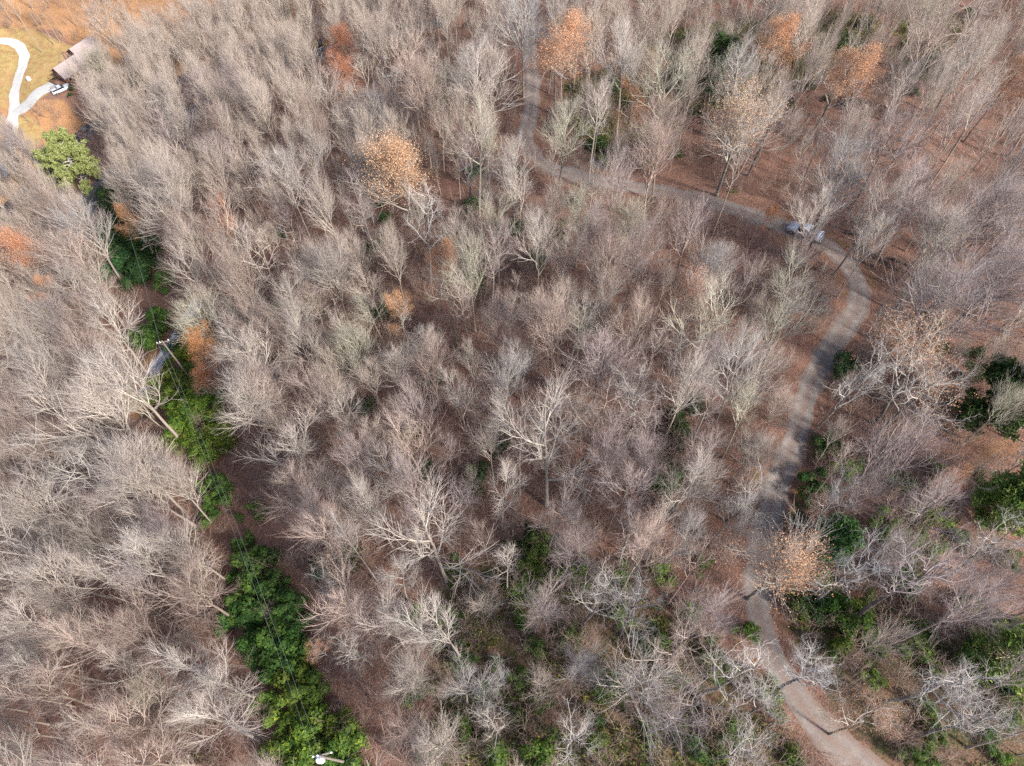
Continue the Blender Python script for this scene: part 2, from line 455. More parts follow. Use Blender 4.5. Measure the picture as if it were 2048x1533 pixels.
def ribbon(name, c, half, mat, lift, kind='structure', rag=0.25, nx=7):
    T = np.gradient(c[:, :2], axis=0); T /= np.linalg.norm(T, axis=1, keepdims=True)
    Nn = np.stack([-T[:, 1], T[:, 0]], 1)
    u = np.linspace(-1, 1, nx)
    V = []; A = []
    s = np.arange(len(c))*1.0
    for k in u:
        wv = half*(1 + rag*(vnoise(s*1.0, s*0+k*7, 3.1, 11 if k < 0 else 12)*2 if abs(k) > .9 else 0))
        xy = c[:, :2] + Nn*(k*wv)[:, None] if np.ndim(wv) else c[:, :2]+Nn*k*wv
        z = np.maximum(height(xy[:, 0], xy[:, 1]), c[:, 2]-.10) + lift
        if abs(k) > .99: z = height(xy[:, 0], xy[:, 1]) + .01
        V.append(np.column_stack([xy, z])); A.append(np.full(len(c), abs(k)))
    V = np.stack(V, 1); L = len(c)
    ii = np.arange(L*nx).reshape(L, nx)
    F = np.stack([ii[:-1, :-1], ii[:-1, 1:], ii[1:, 1:], ii[1:, :-1]], -1).reshape(-1, 4)
    return tag(link(name, mesh_from(name, V.reshape(-1, 3), [F], [mat], {'across': np.stack(A, 1).ravel()}, True)), kind=kind)
def resample(c, step=.5):
    d = np.concatenate([[0], np.cumsum(np.linalg.norm(np.diff(c[:, :2], axis=0), axis=1))])
    t = np.arange(0, d[-1], step)
    return np.stack([np.interp(t, d, c[:, i]) for i in range(3)], 1)
for k, mt, lf in (('gravel_road', M_ROAD, .05), ('gravel_lane', M_LANE, .05), ('asphalt_road', M_ASPH, .06), ('gravel_driveway', M_DRIVE, .05), ('concrete_driveway', M_CONC, .09)):
    ribbon(k, resample(ROADS[k][1]), ROADS[k][0]/2, mt, lf, rag={'asphalt_road': 0, 'concrete_driveway': 0, 'gravel_driveway': .14}.get(k, .3))
cc = resample(ROADS['asphalt_road'][1])
ribbon('road_centre_line', cc, .12, M_YELLOW, .072, rag=0, nx=3)
cr = spline([(x, y, float(base_height(np.array([x]), np.array([y]))[0])) for x, y in CREEK], 20)
def creek(c):
    c = resample(c, 1.0); z = height(c[:, 0], c[:, 1])
    for _ in range(10): z[1:-1] = (z[:-2]+z[1:-1]+z[2:])/3
    T = np.gradient(c[:, :2], axis=0); T /= np.linalg.norm(T, axis=1, keepdims=True)
    Nn = np.stack([-T[:, 1], T[:, 0]], 1); nx = 5
    V = np.stack([np.column_stack([c[:, :2]+Nn*k*3.6, z+.55]) for k in np.linspace(-1, 1, nx)], 1)
    ii = np.arange(len(c)*nx).reshape(-1, nx)
    F = np.stack([ii[:-1, :-1], ii[:-1, 1:], ii[1:, 1:], ii[1:, :-1]], -1).reshape(-1, 4)
    tag(link('creek_water', mesh_from('creek_water', V.reshape(-1, 3), [F], [M_WATER], None, True)), kind='structure')
    return c, z, Nn
crc, crz, crn = creek(cr)
M_ROCK = flat('creek_rock', (.17, .16, .15), .8, .2, var=.5)
def boulder_verts(r, seed):
    q = np.random.default_rng(seed)
    import bmesh
    bm = bmesh.new(); bmesh.ops.create_icosphere(bm, subdivisions=2, radius=1)
    v = np.array([x.co[:] for x in bm.verts]); f = np.array([[a.index for a in y.verts] for y in bm.faces]); bm.free()
    v *= (1+.45*(q.random((len(v), 1))-.5)*.6+.25*vnoise(v[:, 0]*3+9, v[:, 1]*3+v[:, 2]*5, 1.3, seed)[:, None])
    return v*np.array([r, r*.75, r*.5]), f
i0 = int(np.argmin(np.hypot(crc[:, 0]+109, crc[:, 1]-148)))
BL = ['largest grey boulder in the dark creek water', 'grey boulder on the near bank of the creek pool', 'small grey boulder midstream in the creek', 'flat grey boulder at the creek pool head', 'grey boulder under the far creek bank', 'small grey boulder at the creek pool foot']
for j in range(6):
    i = i0 + int(rng.integers(-9, 10)); off = rng.uniform(-3.6, 3.6)
    v, f = boulder_verts(rng.uniform(.35, 1.0), 50+j)
    o = MB().add(v, f3=f).build('boulder', M_ROCK, None, False)
    o.location = (crc[i, 0]+crn[i, 0]*off, crc[i, 1]+crn[i, 1]*off, crz[i]+.6); o.rotation_euler = (0, 0, rng.uniform(0, 6))
    tag(o, BL[j], 'boulder', 'boulders in the creek')

# ---------------------------------------------------------------- tree generator
UP = np.array([0, 0, 1.])
def norm(v): return v/(np.linalg.norm(v, axis=-1, keepdims=True)+1e-9)

def children(q, P, Rad, n, t0, t1, ang, length, K, up, wob, rfac, rend, keep=.9, uplen=None, jit=.25):
    """grow n child branches from every parent polyline. length: callable(t, parent_len) -> array"""
    M, Kp, _ = P.shape
    t = (np.arange(n)[None, :]+q.uniform(0, 1, (M, n)))/n
    t = t0+(t1-t0)*t
    ft = t*(Kp-1); i = np.clip(ft.astype(int), 0, Kp-2); f = ft-i
    mi = np.arange(M)[:, None]
    A = P[mi, i]; B = P[mi, i+1]
    S = A+(B-A)*f[..., None]; D = norm(B-A)
    pr = Rad[mi, i]*(1-f)+Rad[mi, i+1]*f
    plen = np.linalg.norm(P[:, 1:]-P[:, :-1], axis=2).sum(1)[:, None]
    L = length(t, plen)*q.uniform(1-jit, 1+jit, t.shape)
    az = (np.arange(n)*2.399)[None, :]+q.uniform(0, 6.28, (M, 1))+q.normal(0, .5, t.shape)
    ref = np.where(np.abs(D[..., 2:3]) > .9, np.array([1., 0, 0]), UP)
    U = norm(np.cross(D, ref)); W = np.cross(D, U)
    side = U*np.cos(az)[..., None]+W*np.sin(az)[..., None]
    a = np.radians(q.normal(ang[0], ang[1], t.shape))[..., None]
    d = norm(D*np.cos(a)+side*np.sin(a))
    m_ = q.random(t.shape) < keep
    S = S[m_]; d = d[m_]; L = L[m_]; pr = pr[m_]
    N = len(S)
    out = np.empty((N, K, 3)); out[:, 0] = S
    st = (L/(K-1))[:, None]
    for k in range(1, K):
        out[:, k] = out[:, k-1]+d*st
        d = norm(d+UP*up+q.normal(0, wob, (N, 3)))
    r0 = np.minimum(pr*.8, rfac*L+.004)
    rr = r0[:, None]*np.linspace(1, 0, K)[None, :]**.8*(1-rend)+r0[:, None]*rend
    return out, rr

def make_tree(seed, H, kind, detail=1.0):
    q = np.random.default_rng(seed)
    lean = q.normal(0, .035, 2)
    K = 14
    z = np.linspace(0, 1, K)
    wob = {'oak': .35, 'brush': .16, 'slim': .12}[kind]
    T = np.zeros((1, K, 3)); T[0, :, 2] = z*H
    wx = np.cumsum(q.normal(0, wob, K))*.5; wy = np.cumsum(q.normal(0, wob, K))*.5
    T[0, :, 0] = lean[0]*z*H+wx*z; T[0, :, 1] = lean[1]*z*H+wy*z
    T[0, 0] = (0, 0, -.6)
    r0 = {'oak': .0115, 'brush': .0088, 'slim': .0086}[kind]*H
    TR = (r0*(1-.86*z**1.15))[None]; TR[0, 0] *= 1.5
    if kind == 'brush':
        c0 = q.uniform(.24, .48); sp_ = q.uniform(24, 42); ln = q.uniform(.34, .48)
        P1 = children(q, T, TR, int(17*q.uniform(.75, 1.25)), c0, .97, (sp_, 8), lambda t, L: H*(ln-.75*ln*(t-c0)/(1-c0)), 9, .15, .05, .0115, .2, .93, jit=.32)
        P2 = children(q, *P1, 10, .16, .98, (25, 7), lambda t, L: L*(.60-.28*t), 6, .11, .05, .0125, .25, .92, jit=.3)
        P3 = children(q, *P2, 6, .15, .98, (25, 8), lambda t, L: L*(.66-.2*t), 4, .09, .06, .0135, .42, .92)
        P4 = children(q, *P3, 2, .12, 1., (28, 9), lambda t, L: np.clip(L*.8, .5, 1.2), 3, .07, .08, .005, .4, .9)
    elif kind == 'oak':
        c0 = q.uniform(.3, .5)
        P1 = children(q, T, TR, int(13*q.uniform(.85, 1.2)), c0, .96, (50, 13), lambda t, L: H*(.38-.22*(t-c0)/(1-c0)), 11, .09, .20, .0115, .22, .95)
        P2 = children(q, *P1, 8, .2, .98, (48, 14), lambda t, L: L*(.48-.2*t), 7, .06, .24, .0105, .22, .9)
        P3 = children(q, *P2, 6, .15, 1., (45, 15), lambda t, L: L*(.5-.12*t), 5, .05, .27, .009, .3, .88)
        P4 = children(q, *P3, 4, .1, 1., (42, 16), lambda t, L: np.clip(L*.65, .35, .9), 3, .04, .25, .006, .3, .88)
    else:
        c0 = q.uniform(.45, .6)
        P1 = children(q, T, TR, int(17*q.uniform(.85, 1.2)), c0, .98, (38, 9), lambda t, L: H*(.24-.16*(t-c0)/(1-c0)), 7, .12, .08, .010, .25, .93)
        P2 = children(q, *P1, 7, .2, .98, (34, 10), lambda t, L: L*(.52-.2*t), 5, .10, .12, .009, .25, .9)
        P3 = children(q, *P2, 5, .2, 1., (35, 11), lambda t, L: L*(.55-.15*t), 4, .08, .15, .009, .3, .9)
        P4 = children(q, *P3, 3, .15, 1., (35, 12), lambda t, L: np.clip(L*.8, .4, .9), 3, .06, .16, .009, .3, .85)
    TV, TF = tubes(T, TR, 9)
    Vs, Fs, As, off = [], [], [], 0
    lev = [(P1, 5, .35), (P2, 4, .55), (P3, 3, .62)]
    if detail >= 1: lev.append((P4, 3, 1.))
    else:
        keep = q.random(len(P4[0])) < detail; P4 = (P4[0][keep][:, ::2], P4[1][keep][:, ::2]*1.35); lev[2] = ((P3[0][:, [0, 1, 3] if P3[0].shape[1] == 4 else [0, 2, 4]], P3[1][:, [0, 1, 3] if P3[0].shape[1] == 4 else [0, 2, 4]]), 3, .62); lev.append((P4, 3, 1.))
    for (P, Rd), S, a in lev:
        V, F = tubes(P, Rd, S)
        Vs.append(V); Fs.append(F+off); As.append(np.full(len(V), a)); off += len(V)
    return (TV, TF), (np.vstack(Vs), np.vstack(Fs), np.concatenate(As)), (P3[0], P4[0])

def leaf_cloud(q, pts, n, size, spread=.25):
    """n leaf quads around random points"""
    c = pts[q.integers(0, len(pts), n)]+q.normal(0, spread, (n, 3))
    u = norm(q.normal(0, 1, (n, 3))); v = norm(np.cross(u, q.normal(0, 1, (n, 3))))
    s = size*q.uniform(.6, 1.35, (n, 1))
    V = np.stack([c-u*s*.5, c+v*s*.34, c+u*s*.5+UP*s*.1, c-v*s*.34], 1).reshape(-1, 3)
    F = np.arange(4*n).reshape(n, 4)
    return V, F, np.repeat(q.random(n), 4)

PROTO = {}
def proto(kind, i, H, leaves=None, mat=None):
    tr, cr_, (p3, p4) = make_tree(1000+hash_(kind)+i*17, H, kind)
    tm = mesh_from('trunk', tr[0], [tr[1]], [mat or M_BARK], {'twig': np.zeros(len(tr[0]))}, True)
    cm = mesh_from('crown', cr_[0], [cr_[1]], [mat or M_BARK], {'twig': cr_[2]}, True)
    top = cr_[0][:, 2].max(); rad = np.percentile(np.hypot(cr_[0][:, 0], cr_[0][:, 1]), 95)
    fm = None
    if leaves:
        n, size, lm, frac, spread = leaves
        q = np.random.default_rng(i*7+3)
        pts = p4.reshape(-1, 3)
        if frac < 1:     # leaves hang on in patches
            k = max(3, int(9*frac)); cs = pts[q.integers(0, len(pts), k)]
            d = np.min(np.linalg.norm(pts[:, None]-cs[None], axis=2), axis=1); pts = pts[d < np.quantile(d, frac)]
        V, F, a = leaf_cloud(q, pts, n, size, spread)
        fm = mesh_from('foliage', V, [F], [lm], {'leaf': a})
    return dict(trunk=tm, crown=cm, foliage=fm, H=H, top=top, rad=rad)
def hash_(k): return {'oak': 1, 'brush': 2, 'slim': 3}[k]*997
BRUSH = [proto('brush', i, 18) for i in range(16)]
OAK = [proto('oak', i, 17, mat=M_OAKBARK) for i in range(9)]
SLIM = [proto('slim', i, 17) for i in range(6)]
LEAFY = {
 'orange': [proto('oak' if i else 'brush', 20+i, 16, (17000, .115, M_ORANGE, .92, .36), M_OAKBARK) for i in range(3)],
 'patchy': [proto('oak', 30+i, 16, (12000, .115, M_ORANGE, .7, .36), M_OAKBARK) for i in range(2)],
 'tan': [proto('oak' if i else 'brush', 40+i, 16, (5200, .11, M_TAN, .85, .36), M_OAKBARK) for i in range(3)],
}

def plant_tree(pr, loc, s, rz, name, tints, tilt=(0, 0), sxy=1.0):
    e = empty(name, loc, rz)
    e.rotation_euler = (tilt[0], tilt[1], rz); e.scale = (s*sxy, s*sxy, s)
    for part in ('trunk', 'crown', 'foliage'):
        if pr[part] is None: continue
        o = link(part, pr[part], e)
        o.color = (*tints[1 if part == 'foliage' else 0], 1)
    return e

# ---------------------------------------------------------------- where trees stand
# (crown centre in the picture x, y, crown radius in picture px, tree height m, kind, look)
HERO = [
 (1110, 880, 118, 21, 'brush', 'cream'), (1195, 900, 70, 20, 'brush', 'mauve'), (1200, 540, 62, 17, 'brush', 'tan'), (870, 1080, 110, 20, 'brush', 'cream'),
 (745, 1010, 60, 18, 'brush', 'cream'), (830, 1230, 60, 16, 'brush', 'cream'), (770, 1240, 70, 17, 'brush', 'cream'), (800, 1360, 55, 15, 'brush', 'cream'),
 (1290, 1350, 95, 17, 'brush', 'cream'), (1170, 1310, 60, 14, 'brush', 'grey'), (1085, 1370, 34, 10, 'brush', 'grey'), (1280, 1210, 85, 16, 'oak', 'grey'),
 (1190, 1190, 75, 16, 'oak', 'cream'), (1470, 1350, 95, 17, 'oak', 'cream'), (1560, 1410, 60, 14, 'oak', 'pale'), (1500, 1500, 75, 14, 'oak', 'pale'),
 (1490, 1000, 60, 17, 'brush', 'grey'), (1400, 930, 55, 17, 'brush', 'cream'), (1430, 620, 85, 18, 'brush', 'lichen'), (1610, 560, 70, 16, 'brush', 'lichen'),
 (1560, 640, 65, 16, 'brush', 'lichen'), (1500, 720, 80, 18, 'brush', 'grey'), (1380, 720, 60, 17, 'brush', 'mauve'), (1300, 780, 80, 18, 'oak', 'cream'),
 (1210, 700, 75, 17, 'brush', 'mauve'), (1150, 620, 55, 16, 'slim', 'grey'), (920, 760, 50, 16, 'brush', 'cream'), (860, 720, 55, 16, 'brush', 'tan'),
 (990, 640, 50, 16, 'brush', 'tan'), (1050, 700, 45, 15, 'brush', 'grey'), (720, 680, 55, 16, 'brush', 'lichen'), (640, 520, 60, 17, 'brush', 'cream'),
 (560, 590, 75, 18, 'brush', 'cream'), (600, 680, 60, 18, 'brush', 'cream'), (500, 700, 70, 18, 'brush', 'cream'), (490, 800, 70, 18, 'brush', 'cream'),
 (560, 870, 75, 18, 'brush', 'cream'), (620, 800, 60, 17, 'brush', 'tan'), (590, 960, 60, 17, 'brush', 'tan'), (640, 1070, 75, 18, 'brush', 'tan'),
 (700, 900, 60, 17, 'brush', 'mauve'), (820, 860, 65, 17, 'brush', 'tan'), (840, 430, 75, 18, 'oak', 'pale'), (950, 280, 70, 19, 'brush', 'lichen'),
 (960, 130, 70, 20, 'brush', 'pale'), (870, 170, 55, 18, 'brush', 'lichen'), (820, 120, 60, 19, 'brush', 'tan'), (570, 60, 50, 16, 'brush', 'lichen'),
 (650, 180, 60, 18, 'brush', 'cream'), (700, 220, 60, 18, 'oak', 'cream'), (600, 320, 60, 18, 'brush', 'grey'), (300, 360, 70, 21, 'brush', 'cream'),
 (330, 400, 65, 21, 'brush', 'cream'), (180, 420, 75, 23, 'brush', 'grey'), (150, 440, 60, 22, 'brush', 'grey'), (250, 430, 50, 18, 'brush', 'tan'),
 (370, 540, 60, 19, 'brush', 'cream'), (400, 620, 60, 17, 'brush', 'lichen'), (450, 590, 50, 17, 'brush', 'cream'), (150, 500, 70, 21, 'brush', 'tan'),
 (120, 560, 70, 21, 'brush', 'cream'), (60, 640, 70, 21, 'brush', 'cream'), (200, 640, 75, 22, 'brush', 'cream'), (130, 700, 75, 22, 'brush', 'tan'),
 (250, 760, 80, 22, 'brush', 'cream'), (180, 800, 80, 22, 'brush', 'cream'), (70, 800, 80, 22, 'brush', 'cream'), (60, 900, 80, 21, 'oak', 'cream'),
 (150, 940, 95, 22, 'oak', 'cream'), (60, 1010, 80, 20, 'brush', 'cream'), (250, 920, 70, 21, 'brush', 'cream'), (285, 960, 70, 20, 'brush', 'cream'),
 (330, 960, 50, 18, 'brush', 'cream'), (360, 1090, 70, 18, 'brush', 'cream'), (270, 1120, 70, 18, 'brush', 'pale'), (380, 1180, 70, 17, 'brush', 'tan'),
 (100, 1130, 80, 20, 'brush', 'cream'), (40, 1090, 70, 20, 'oak', 'cream'), (30, 1230, 75, 19, 'brush', 'cream'), (160, 1290, 80, 18, 'brush', 'tan'),
 (260, 1260, 75, 17, 'brush', 'tan'), (100, 1400, 100, 17, 'brush', 'tan'), (420, 1360, 90, 18, 'brush', 'cream'), (350, 1330, 80, 17, 'brush', 'cream'),
 (430, 1460, 90, 16, 'brush', 'cream'), (230, 1440, 90, 17, 'brush', 'tan'), (300, 1520, 80, 15, 'brush', 'tan'), (700, 1390, 70, 13, 'oak', 'pale'),
 (800, 1490, 80, 13, 'brush', 'tan'), (880, 1480, 70, 13, 'brush', 'cream'), (700, 1290, 50, 15, 'oak', 'cream'), (690, 1210, 70, 16, 'brush', 'tan'),
 (610, 1230, 40, 14, 'brush', 'tan'), (1000, 1460, 55, 13, 'oak', 'cream'), (1150, 1470, 70, 12, 'oak', 'cream'), (1010, 1330, 45, 14, 'oak', 'grey'),
 (1110, 1010, 60, 17, 'brush', 'mauve'), (1250, 960, 60, 17, 'brush', 'mauve'), (1330, 860, 60, 17, 'oak', 'mauve'), (1000, 970, 55, 16, 'brush', 'cream'),
 (1860, 760, 85, 18, 'oak', 'cream'), (1730, 740, 65, 18, 'oak', 'pale'), (1930, 590, 95, 19, 'brush', 'mauve'), (1990, 560, 80, 18, 'brush', 'mauve'),
 (1900, 480, 70, 17, 'brush', 'cream'), (1700, 330, 65, 18, 'brush', 'grey'), (1660, 420, 60, 17, 'brush', 'cream'), (1800, 250, 70, 19, 'brush', 'mauve'),
 (1850, 380, 70, 18, 'brush', 'mauve'), (1980, 420, 70, 18, 'brush', 'mauve'), (1760, 400, 60, 18, 'brush', 'cream'), (1600, 480, 45, 13, 'brush', 'mauve'),
 (1800, 880, 75, 17, 'brush', 'mauve'), (1900, 1000, 80, 17, 'brush', 'mauve'), (1740, 980, 60, 15, 'brush', 'mauve'), (1870, 1150, 95, 20, 'oak', 'mauve'),
 (1740, 1130, 85, 17, 'oak', 'grey'), (1650, 1340, 70, 15, 'oak', 'grey'), (1900, 1370, 80, 15, 'oak', 'pale'), (1980, 1450, 70, 14, 'oak', 'pale'),
 (2020, 1180, 70, 16, 'brush', 'mauve'), (1680, 1000, 60, 16, 'oak', 'grey'), (1350, 130, 75, 21, 'brush', 'lichen'), (1500, 150, 55, 20, 'slim', 'grey'),
 (1260, 100, 55, 20, 'brush', 'pale'), (1130, 230, 55, 18, 'brush', 'lichen'), (1340, 250, 65, 18, 'brush', 'tan'), (1260, 430, 45, 14, 'brush', 'lichen'),
 (1185, 345, 42, 14, 'brush', 'pale'), (1165, 415, 46, 15, 'brush', 'lichen'), (1390, 440, 50, 16, 'brush', 'mauve'), (1300, 450, 50, 15, 'brush', 'tan'),
 (1050, 30, 60, 20, 'brush', 'grey'), (1120, 60, 50, 20, 'slim', 'grey'), (1880, 60, 70, 20, 'brush', 'tan'), (1960, 40, 70, 20, 'oak', 'tan'),
 (450, 130, 60, 20, 'brush', 'mauve'), (380, 180, 60, 20, 'brush', 'mauve'), (280, 210, 55, 19, 'brush', 'mauve'), (330, 260, 60, 20, 'brush', 'mauve'),
 (190, 150, 34, 14, 'brush', 'cream'), (176, 190, 32, 13, 'brush', 'cream'), (208, 168, 45, 15, 'brush', 'lichen'), (196, 112, 34, 16, 'brush', 'pale'), (180, 170, 45, 18, 'brush', 'lichen'), (200, 120, 60, 19, 'brush', 'lichen'), (460, 300, 60, 19, 'brush', 'mauve'), (420, 240, 60, 19, 'brush', 'tan'),
]
# (x, y, radius px, height, sort, tint, label)
LEAFED = [
 (805, 322, 72, 18, 'orange', (1.0, 1.0, 1.0), 'golden-orange oak in full leaf, alone amid bare trees'),
 (397, 690, 30, 12, 'orange', (1.3, 1.0, .66), 'vivid orange tree leaning over green shrubs beside the utility pole'),
 (412, 760, 26, 9, 'orange', (.95, .70, .6), 'duller orange sapling just below the vivid orange tree'),
 (1152, 105, 58, 18, 'orange', (1.0, .88, .85), 'orange oak beside the upper gravel road near the top edge'),
 (1548, 62, 46, 18, 'patchy', (1.0, .8, .7), 'patchy orange oak touching the top edge, above the tan oak'),
 (1688, 128, 52, 18, 'patchy', (1.0, .84, .76), 'red-orange oak above the green patch, two crowns from the corner'),
 (1268, 212, 34, 14, 'patchy', (.85, .62, .5), 'small rusty-leaved tree below the upper orange oak'),
 (1305, 128, 32, 16, 'tan', (1.0, .8, .65), 'small tan-leaved tree between two tall pale bare trees'),
 (686, 92, 32, 14, 'orange', (.74, .50, .46), 'dark rust-red tree beside the far asphalt road'),
 (690, 148, 30, 14, 'orange', (.86, .56, .48), 'rust-red tree just below the dark rust-red one'),
 (1486, 235, 62, 18, 'tan', (1.0, .95, .85), 'round oak covered in light tan leaves'),
 (2030, 135, 36, 17, 'patchy', (1.0, .85, .75), 'orange-leaved oak cut by the upper right edge'),
 (52, 498, 40, 18, 'orange', (1.05, .84, .80), 'pinkish-orange tree near the left edge'),
 (92, 590, 34, 17, 'patchy', (1.05, .85, .74), 'orange tree below the pinkish-orange one near the left edge'),
 (800, 612, 30, 15, 'patchy', (1.0, .88, .78), 'narrow tree with thin orange leaves among bare trees'),
 (1392, 590, 40, 15, 'tan', (.92, .66, .58), 'dull pink-tan leaved tree inside the road bend'),
 (1868, 725, 90, 17, 'tan', (.9, .76, .66), 'wide crooked oak with sparse tan leaves right of the road'),
 (1580, 1125, 66, 16, 'tan', (1.05, .86, .7), 'spreading oak with tan leaves hanging over the lower road'),
 (1760, 1448, 66, 13, 'tan', (1.05, .88, .76), 'tan-leaved oak at the bottom beside the road'),
 (1992, 915, 30, 13, 'patchy', (.9, .78, .68), 'small orange-leaved tree near the right edge'),
 (1900, 950, 34, 13, 'tan', (.95, .62, .50), 'rust-speckled tree left of the small orange-leaved tree'),
 (642, 1298, 20, 9, 'tan', (1.1, .72, .5), 'orange-tan sapling at the edge of the green thicket'),
 (268, 438, 24, 13, 'patchy', (1.0, .78, .55), 'orange-tipped tree above the dark evergreen shrubs'),
 (438, 438, 28, 14, 'patchy', (.85, .60, .50), 'dull orange tree uphill from the dark evergreen shrubs'),
 (1545, 432, 16, 8, 'patchy', (1.0, .72, .55), 'small orange sapling beside the parked pickup truck'),
 (870, 520, 34, 14, 'patchy', (.85, .66, .56), 'thin rusty-orange tree below the golden-orange oak'),
]
OPEN = [  # ground the photograph leaves open: crowns stay off it
 [(-60, 75), (60, 70), (115, 85), (150, 100), (130, 150), (150, 190), (60, 218), (-60, 235)],
 [(150, 232), (195, 228), (200, 270), (165, 300), (148, 285)],
 [(196, 345), (232, 345), (240, 440), (310, 515), (335, 560), (345, 620), (372, 640), (345, 700), (300, 760), (262, 690), (262, 600), (215, 520), (205, 420)],
 [(330, 660), (400, 670), (430, 790), (465, 900), (560, 1060), (605, 1200), (650, 1330), (720, 1430), (740, 1560), (560, 1560), (540, 1450), (500, 1330), (455, 1230), (440, 1130), (395, 1000), (370, 900), (320, 800)],
 [(1035, 60), (1085, 60), (1085, 300), (1035, 320)],
 [(1690, 545), (1745, 560), (1745, 640), (1700, 650), (1620, 800), (1590, 790), (1650, 690)],
 [(1500, 1000), (1570, 1000), (1550, 1180), (1500, 1180)],
 [(1560, 950), (1615, 830), (1590, 820), (1540, 950)],
 [(1600, 1390), (1650, 1390), (1740, 1533), (1650, 1533)],
 [(600, 75), (680, 75), (680, 125), (600, 125)],
 [(85, 285), (185, 275), (190, 350), (95, 360)],
 [(1140, 340), (1330, 375), (1560, 440), (1640, 475), (1640, 505), (1540, 475), (1300, 395), (1140, 360)],
 [(1650, 690), (1690, 680), (1600, 1000), (1540, 1180), (1500, 1160), (1560, 950)],
 [(1500, 1180), (1560, 1180), (1590, 1340), (1660, 1430), (1620, 1450), (1520, 1310)],
]
OPEN_M = {4: .6, 5: .55, 6: .35, 9: .7, 10: .7, 11: .65, 12: .3, 13: .12}
LOOK = {  # bark tint
 'cream': (1.12, 1.07, 1.01), 'pale': (1.1, 1.07, 1.03), 'grey': (.92, .92, .92), 'tan': (.95, .81, .74), 'mauve': (.86, .77, .77), 'lichen': (.97, .98, .84)}

trees = []      # dict(x, y, z, proto, s, rz, look, kind, cpx, cpy, r)
def crown_px(x, y, z, h): 
    a, b, d = project(np.array([[x, y, z+h*.74]])); return a[0], b[0], d[0]
def add_tree(p, h, kind, look, q, radius=None, wide=None):
    pool = {'brush': BRUSH, 'oak': OAK, 'slim': SLIM}[kind]
    pr = pool[int(q.integers(0, len(pool)))]
    s = h/pr['top']; a, b, d = crown_px(*p, h)
    sxy = 1.0
    if radius: sxy = float(np.clip((radius*d/FPX)/(pr['rad']*s), .55, 1.4))
    if not radius: sxy = (float(q.uniform(.58, 1.0)) if wide is None else wide)
    trees.append(dict(p=p, pr=pr, s=s, sxy=sxy, rz=float(q.uniform(0, 6.28)), tilt=(float(q.normal(0, .035)), float(q.normal(0, .035))), look=look, kind=kind, h=h, c=(a, b), r=pr['rad']*s*sxy*FPX/d))
q = np.random.default_rng(11)
for cx_, cy_, r_, h_, kd, lk in HERO:
    ring = [(cx_+r_*.55*math.cos(k), cy_+r_*.55*math.sin(k)) for k in (0, 1.05, 2.1, 3.14, 4.2, 5.2)]
    if any(in_poly([x_], [y_], OPEN[k])[0] for k in (0, 1, 2, 3) for x_, y_ in ring): continue
    p = hit(cx_, cy_, h_*.74)
    add_tree(p, h_, kd, lk, q, r_)
leafed_pts = []
for L in LEAFED:
    p = hit(L[0], L[1], L[3]*.74); leafed_pts.append(p)
for bx_, by_ in [(28, 47), (46, 47), (78, 55), (110, 92), (120, 84), (128, 73), (86, 107), (155, 55), (212, 30), (196, 62), (66, 20), (12, 22), (176, 22), (262, 44), (300, 60), (350, 30), (420, 44), (100, 10), (242, 10), (330, 2)]:
    add_tree(hit(bx_, by_), float(q.uniform(17, 22)), 'slim', 'pale', q, None, .62)
for bx_, by_ in [(196, 196), (212, 180), (186, 212), (226, 164)]:
    add_tree(hit(bx_, by_), float(q.uniform(13, 16)), 'brush', 'cream', q, None, .8)
spots = [t['p'][:2] for t in trees]+[p[:2] for p in leafed_pts]
LFX = np.array([p[:2] for p in leafed_pts]); LFR = np.array([L[2] for L in LEAFED])
def LF_D(x, y):
    dx_, dy_ = LFX[:, 0]-x, LFX[:, 1]-y          # crowded less on the side that faces the camera
    return bool(np.any(np.hypot(dx_, dy_-np.where(dy_ > 0, 1.5, 0)) < 3.2+LFR*.045))
def pick_look(a, b):
    if a < 650: w_ = dict(cream=.42, tan=.27, mauve=.14, pale=.07, grey=.05, lichen=.05)
    elif a > 1250: w_ = dict(cream=.14, tan=.14, mauve=.34, pale=.08, grey=.18, lichen=.12)
    else: w_ = dict(cream=.2, tan=.26, mauve=.28, pale=.08, grey=.1, lichen=.12)
    if b < 300 and a < 900: w_ = dict(cream=.2, tan=.2, mauve=.3, pale=.08, grey=.14, lichen=.08)
    return q.choice(list(w_), p=np.array(list(w_.values()))/sum(w_.values()))
N_TRY = 60000; pts = np.array(spots)
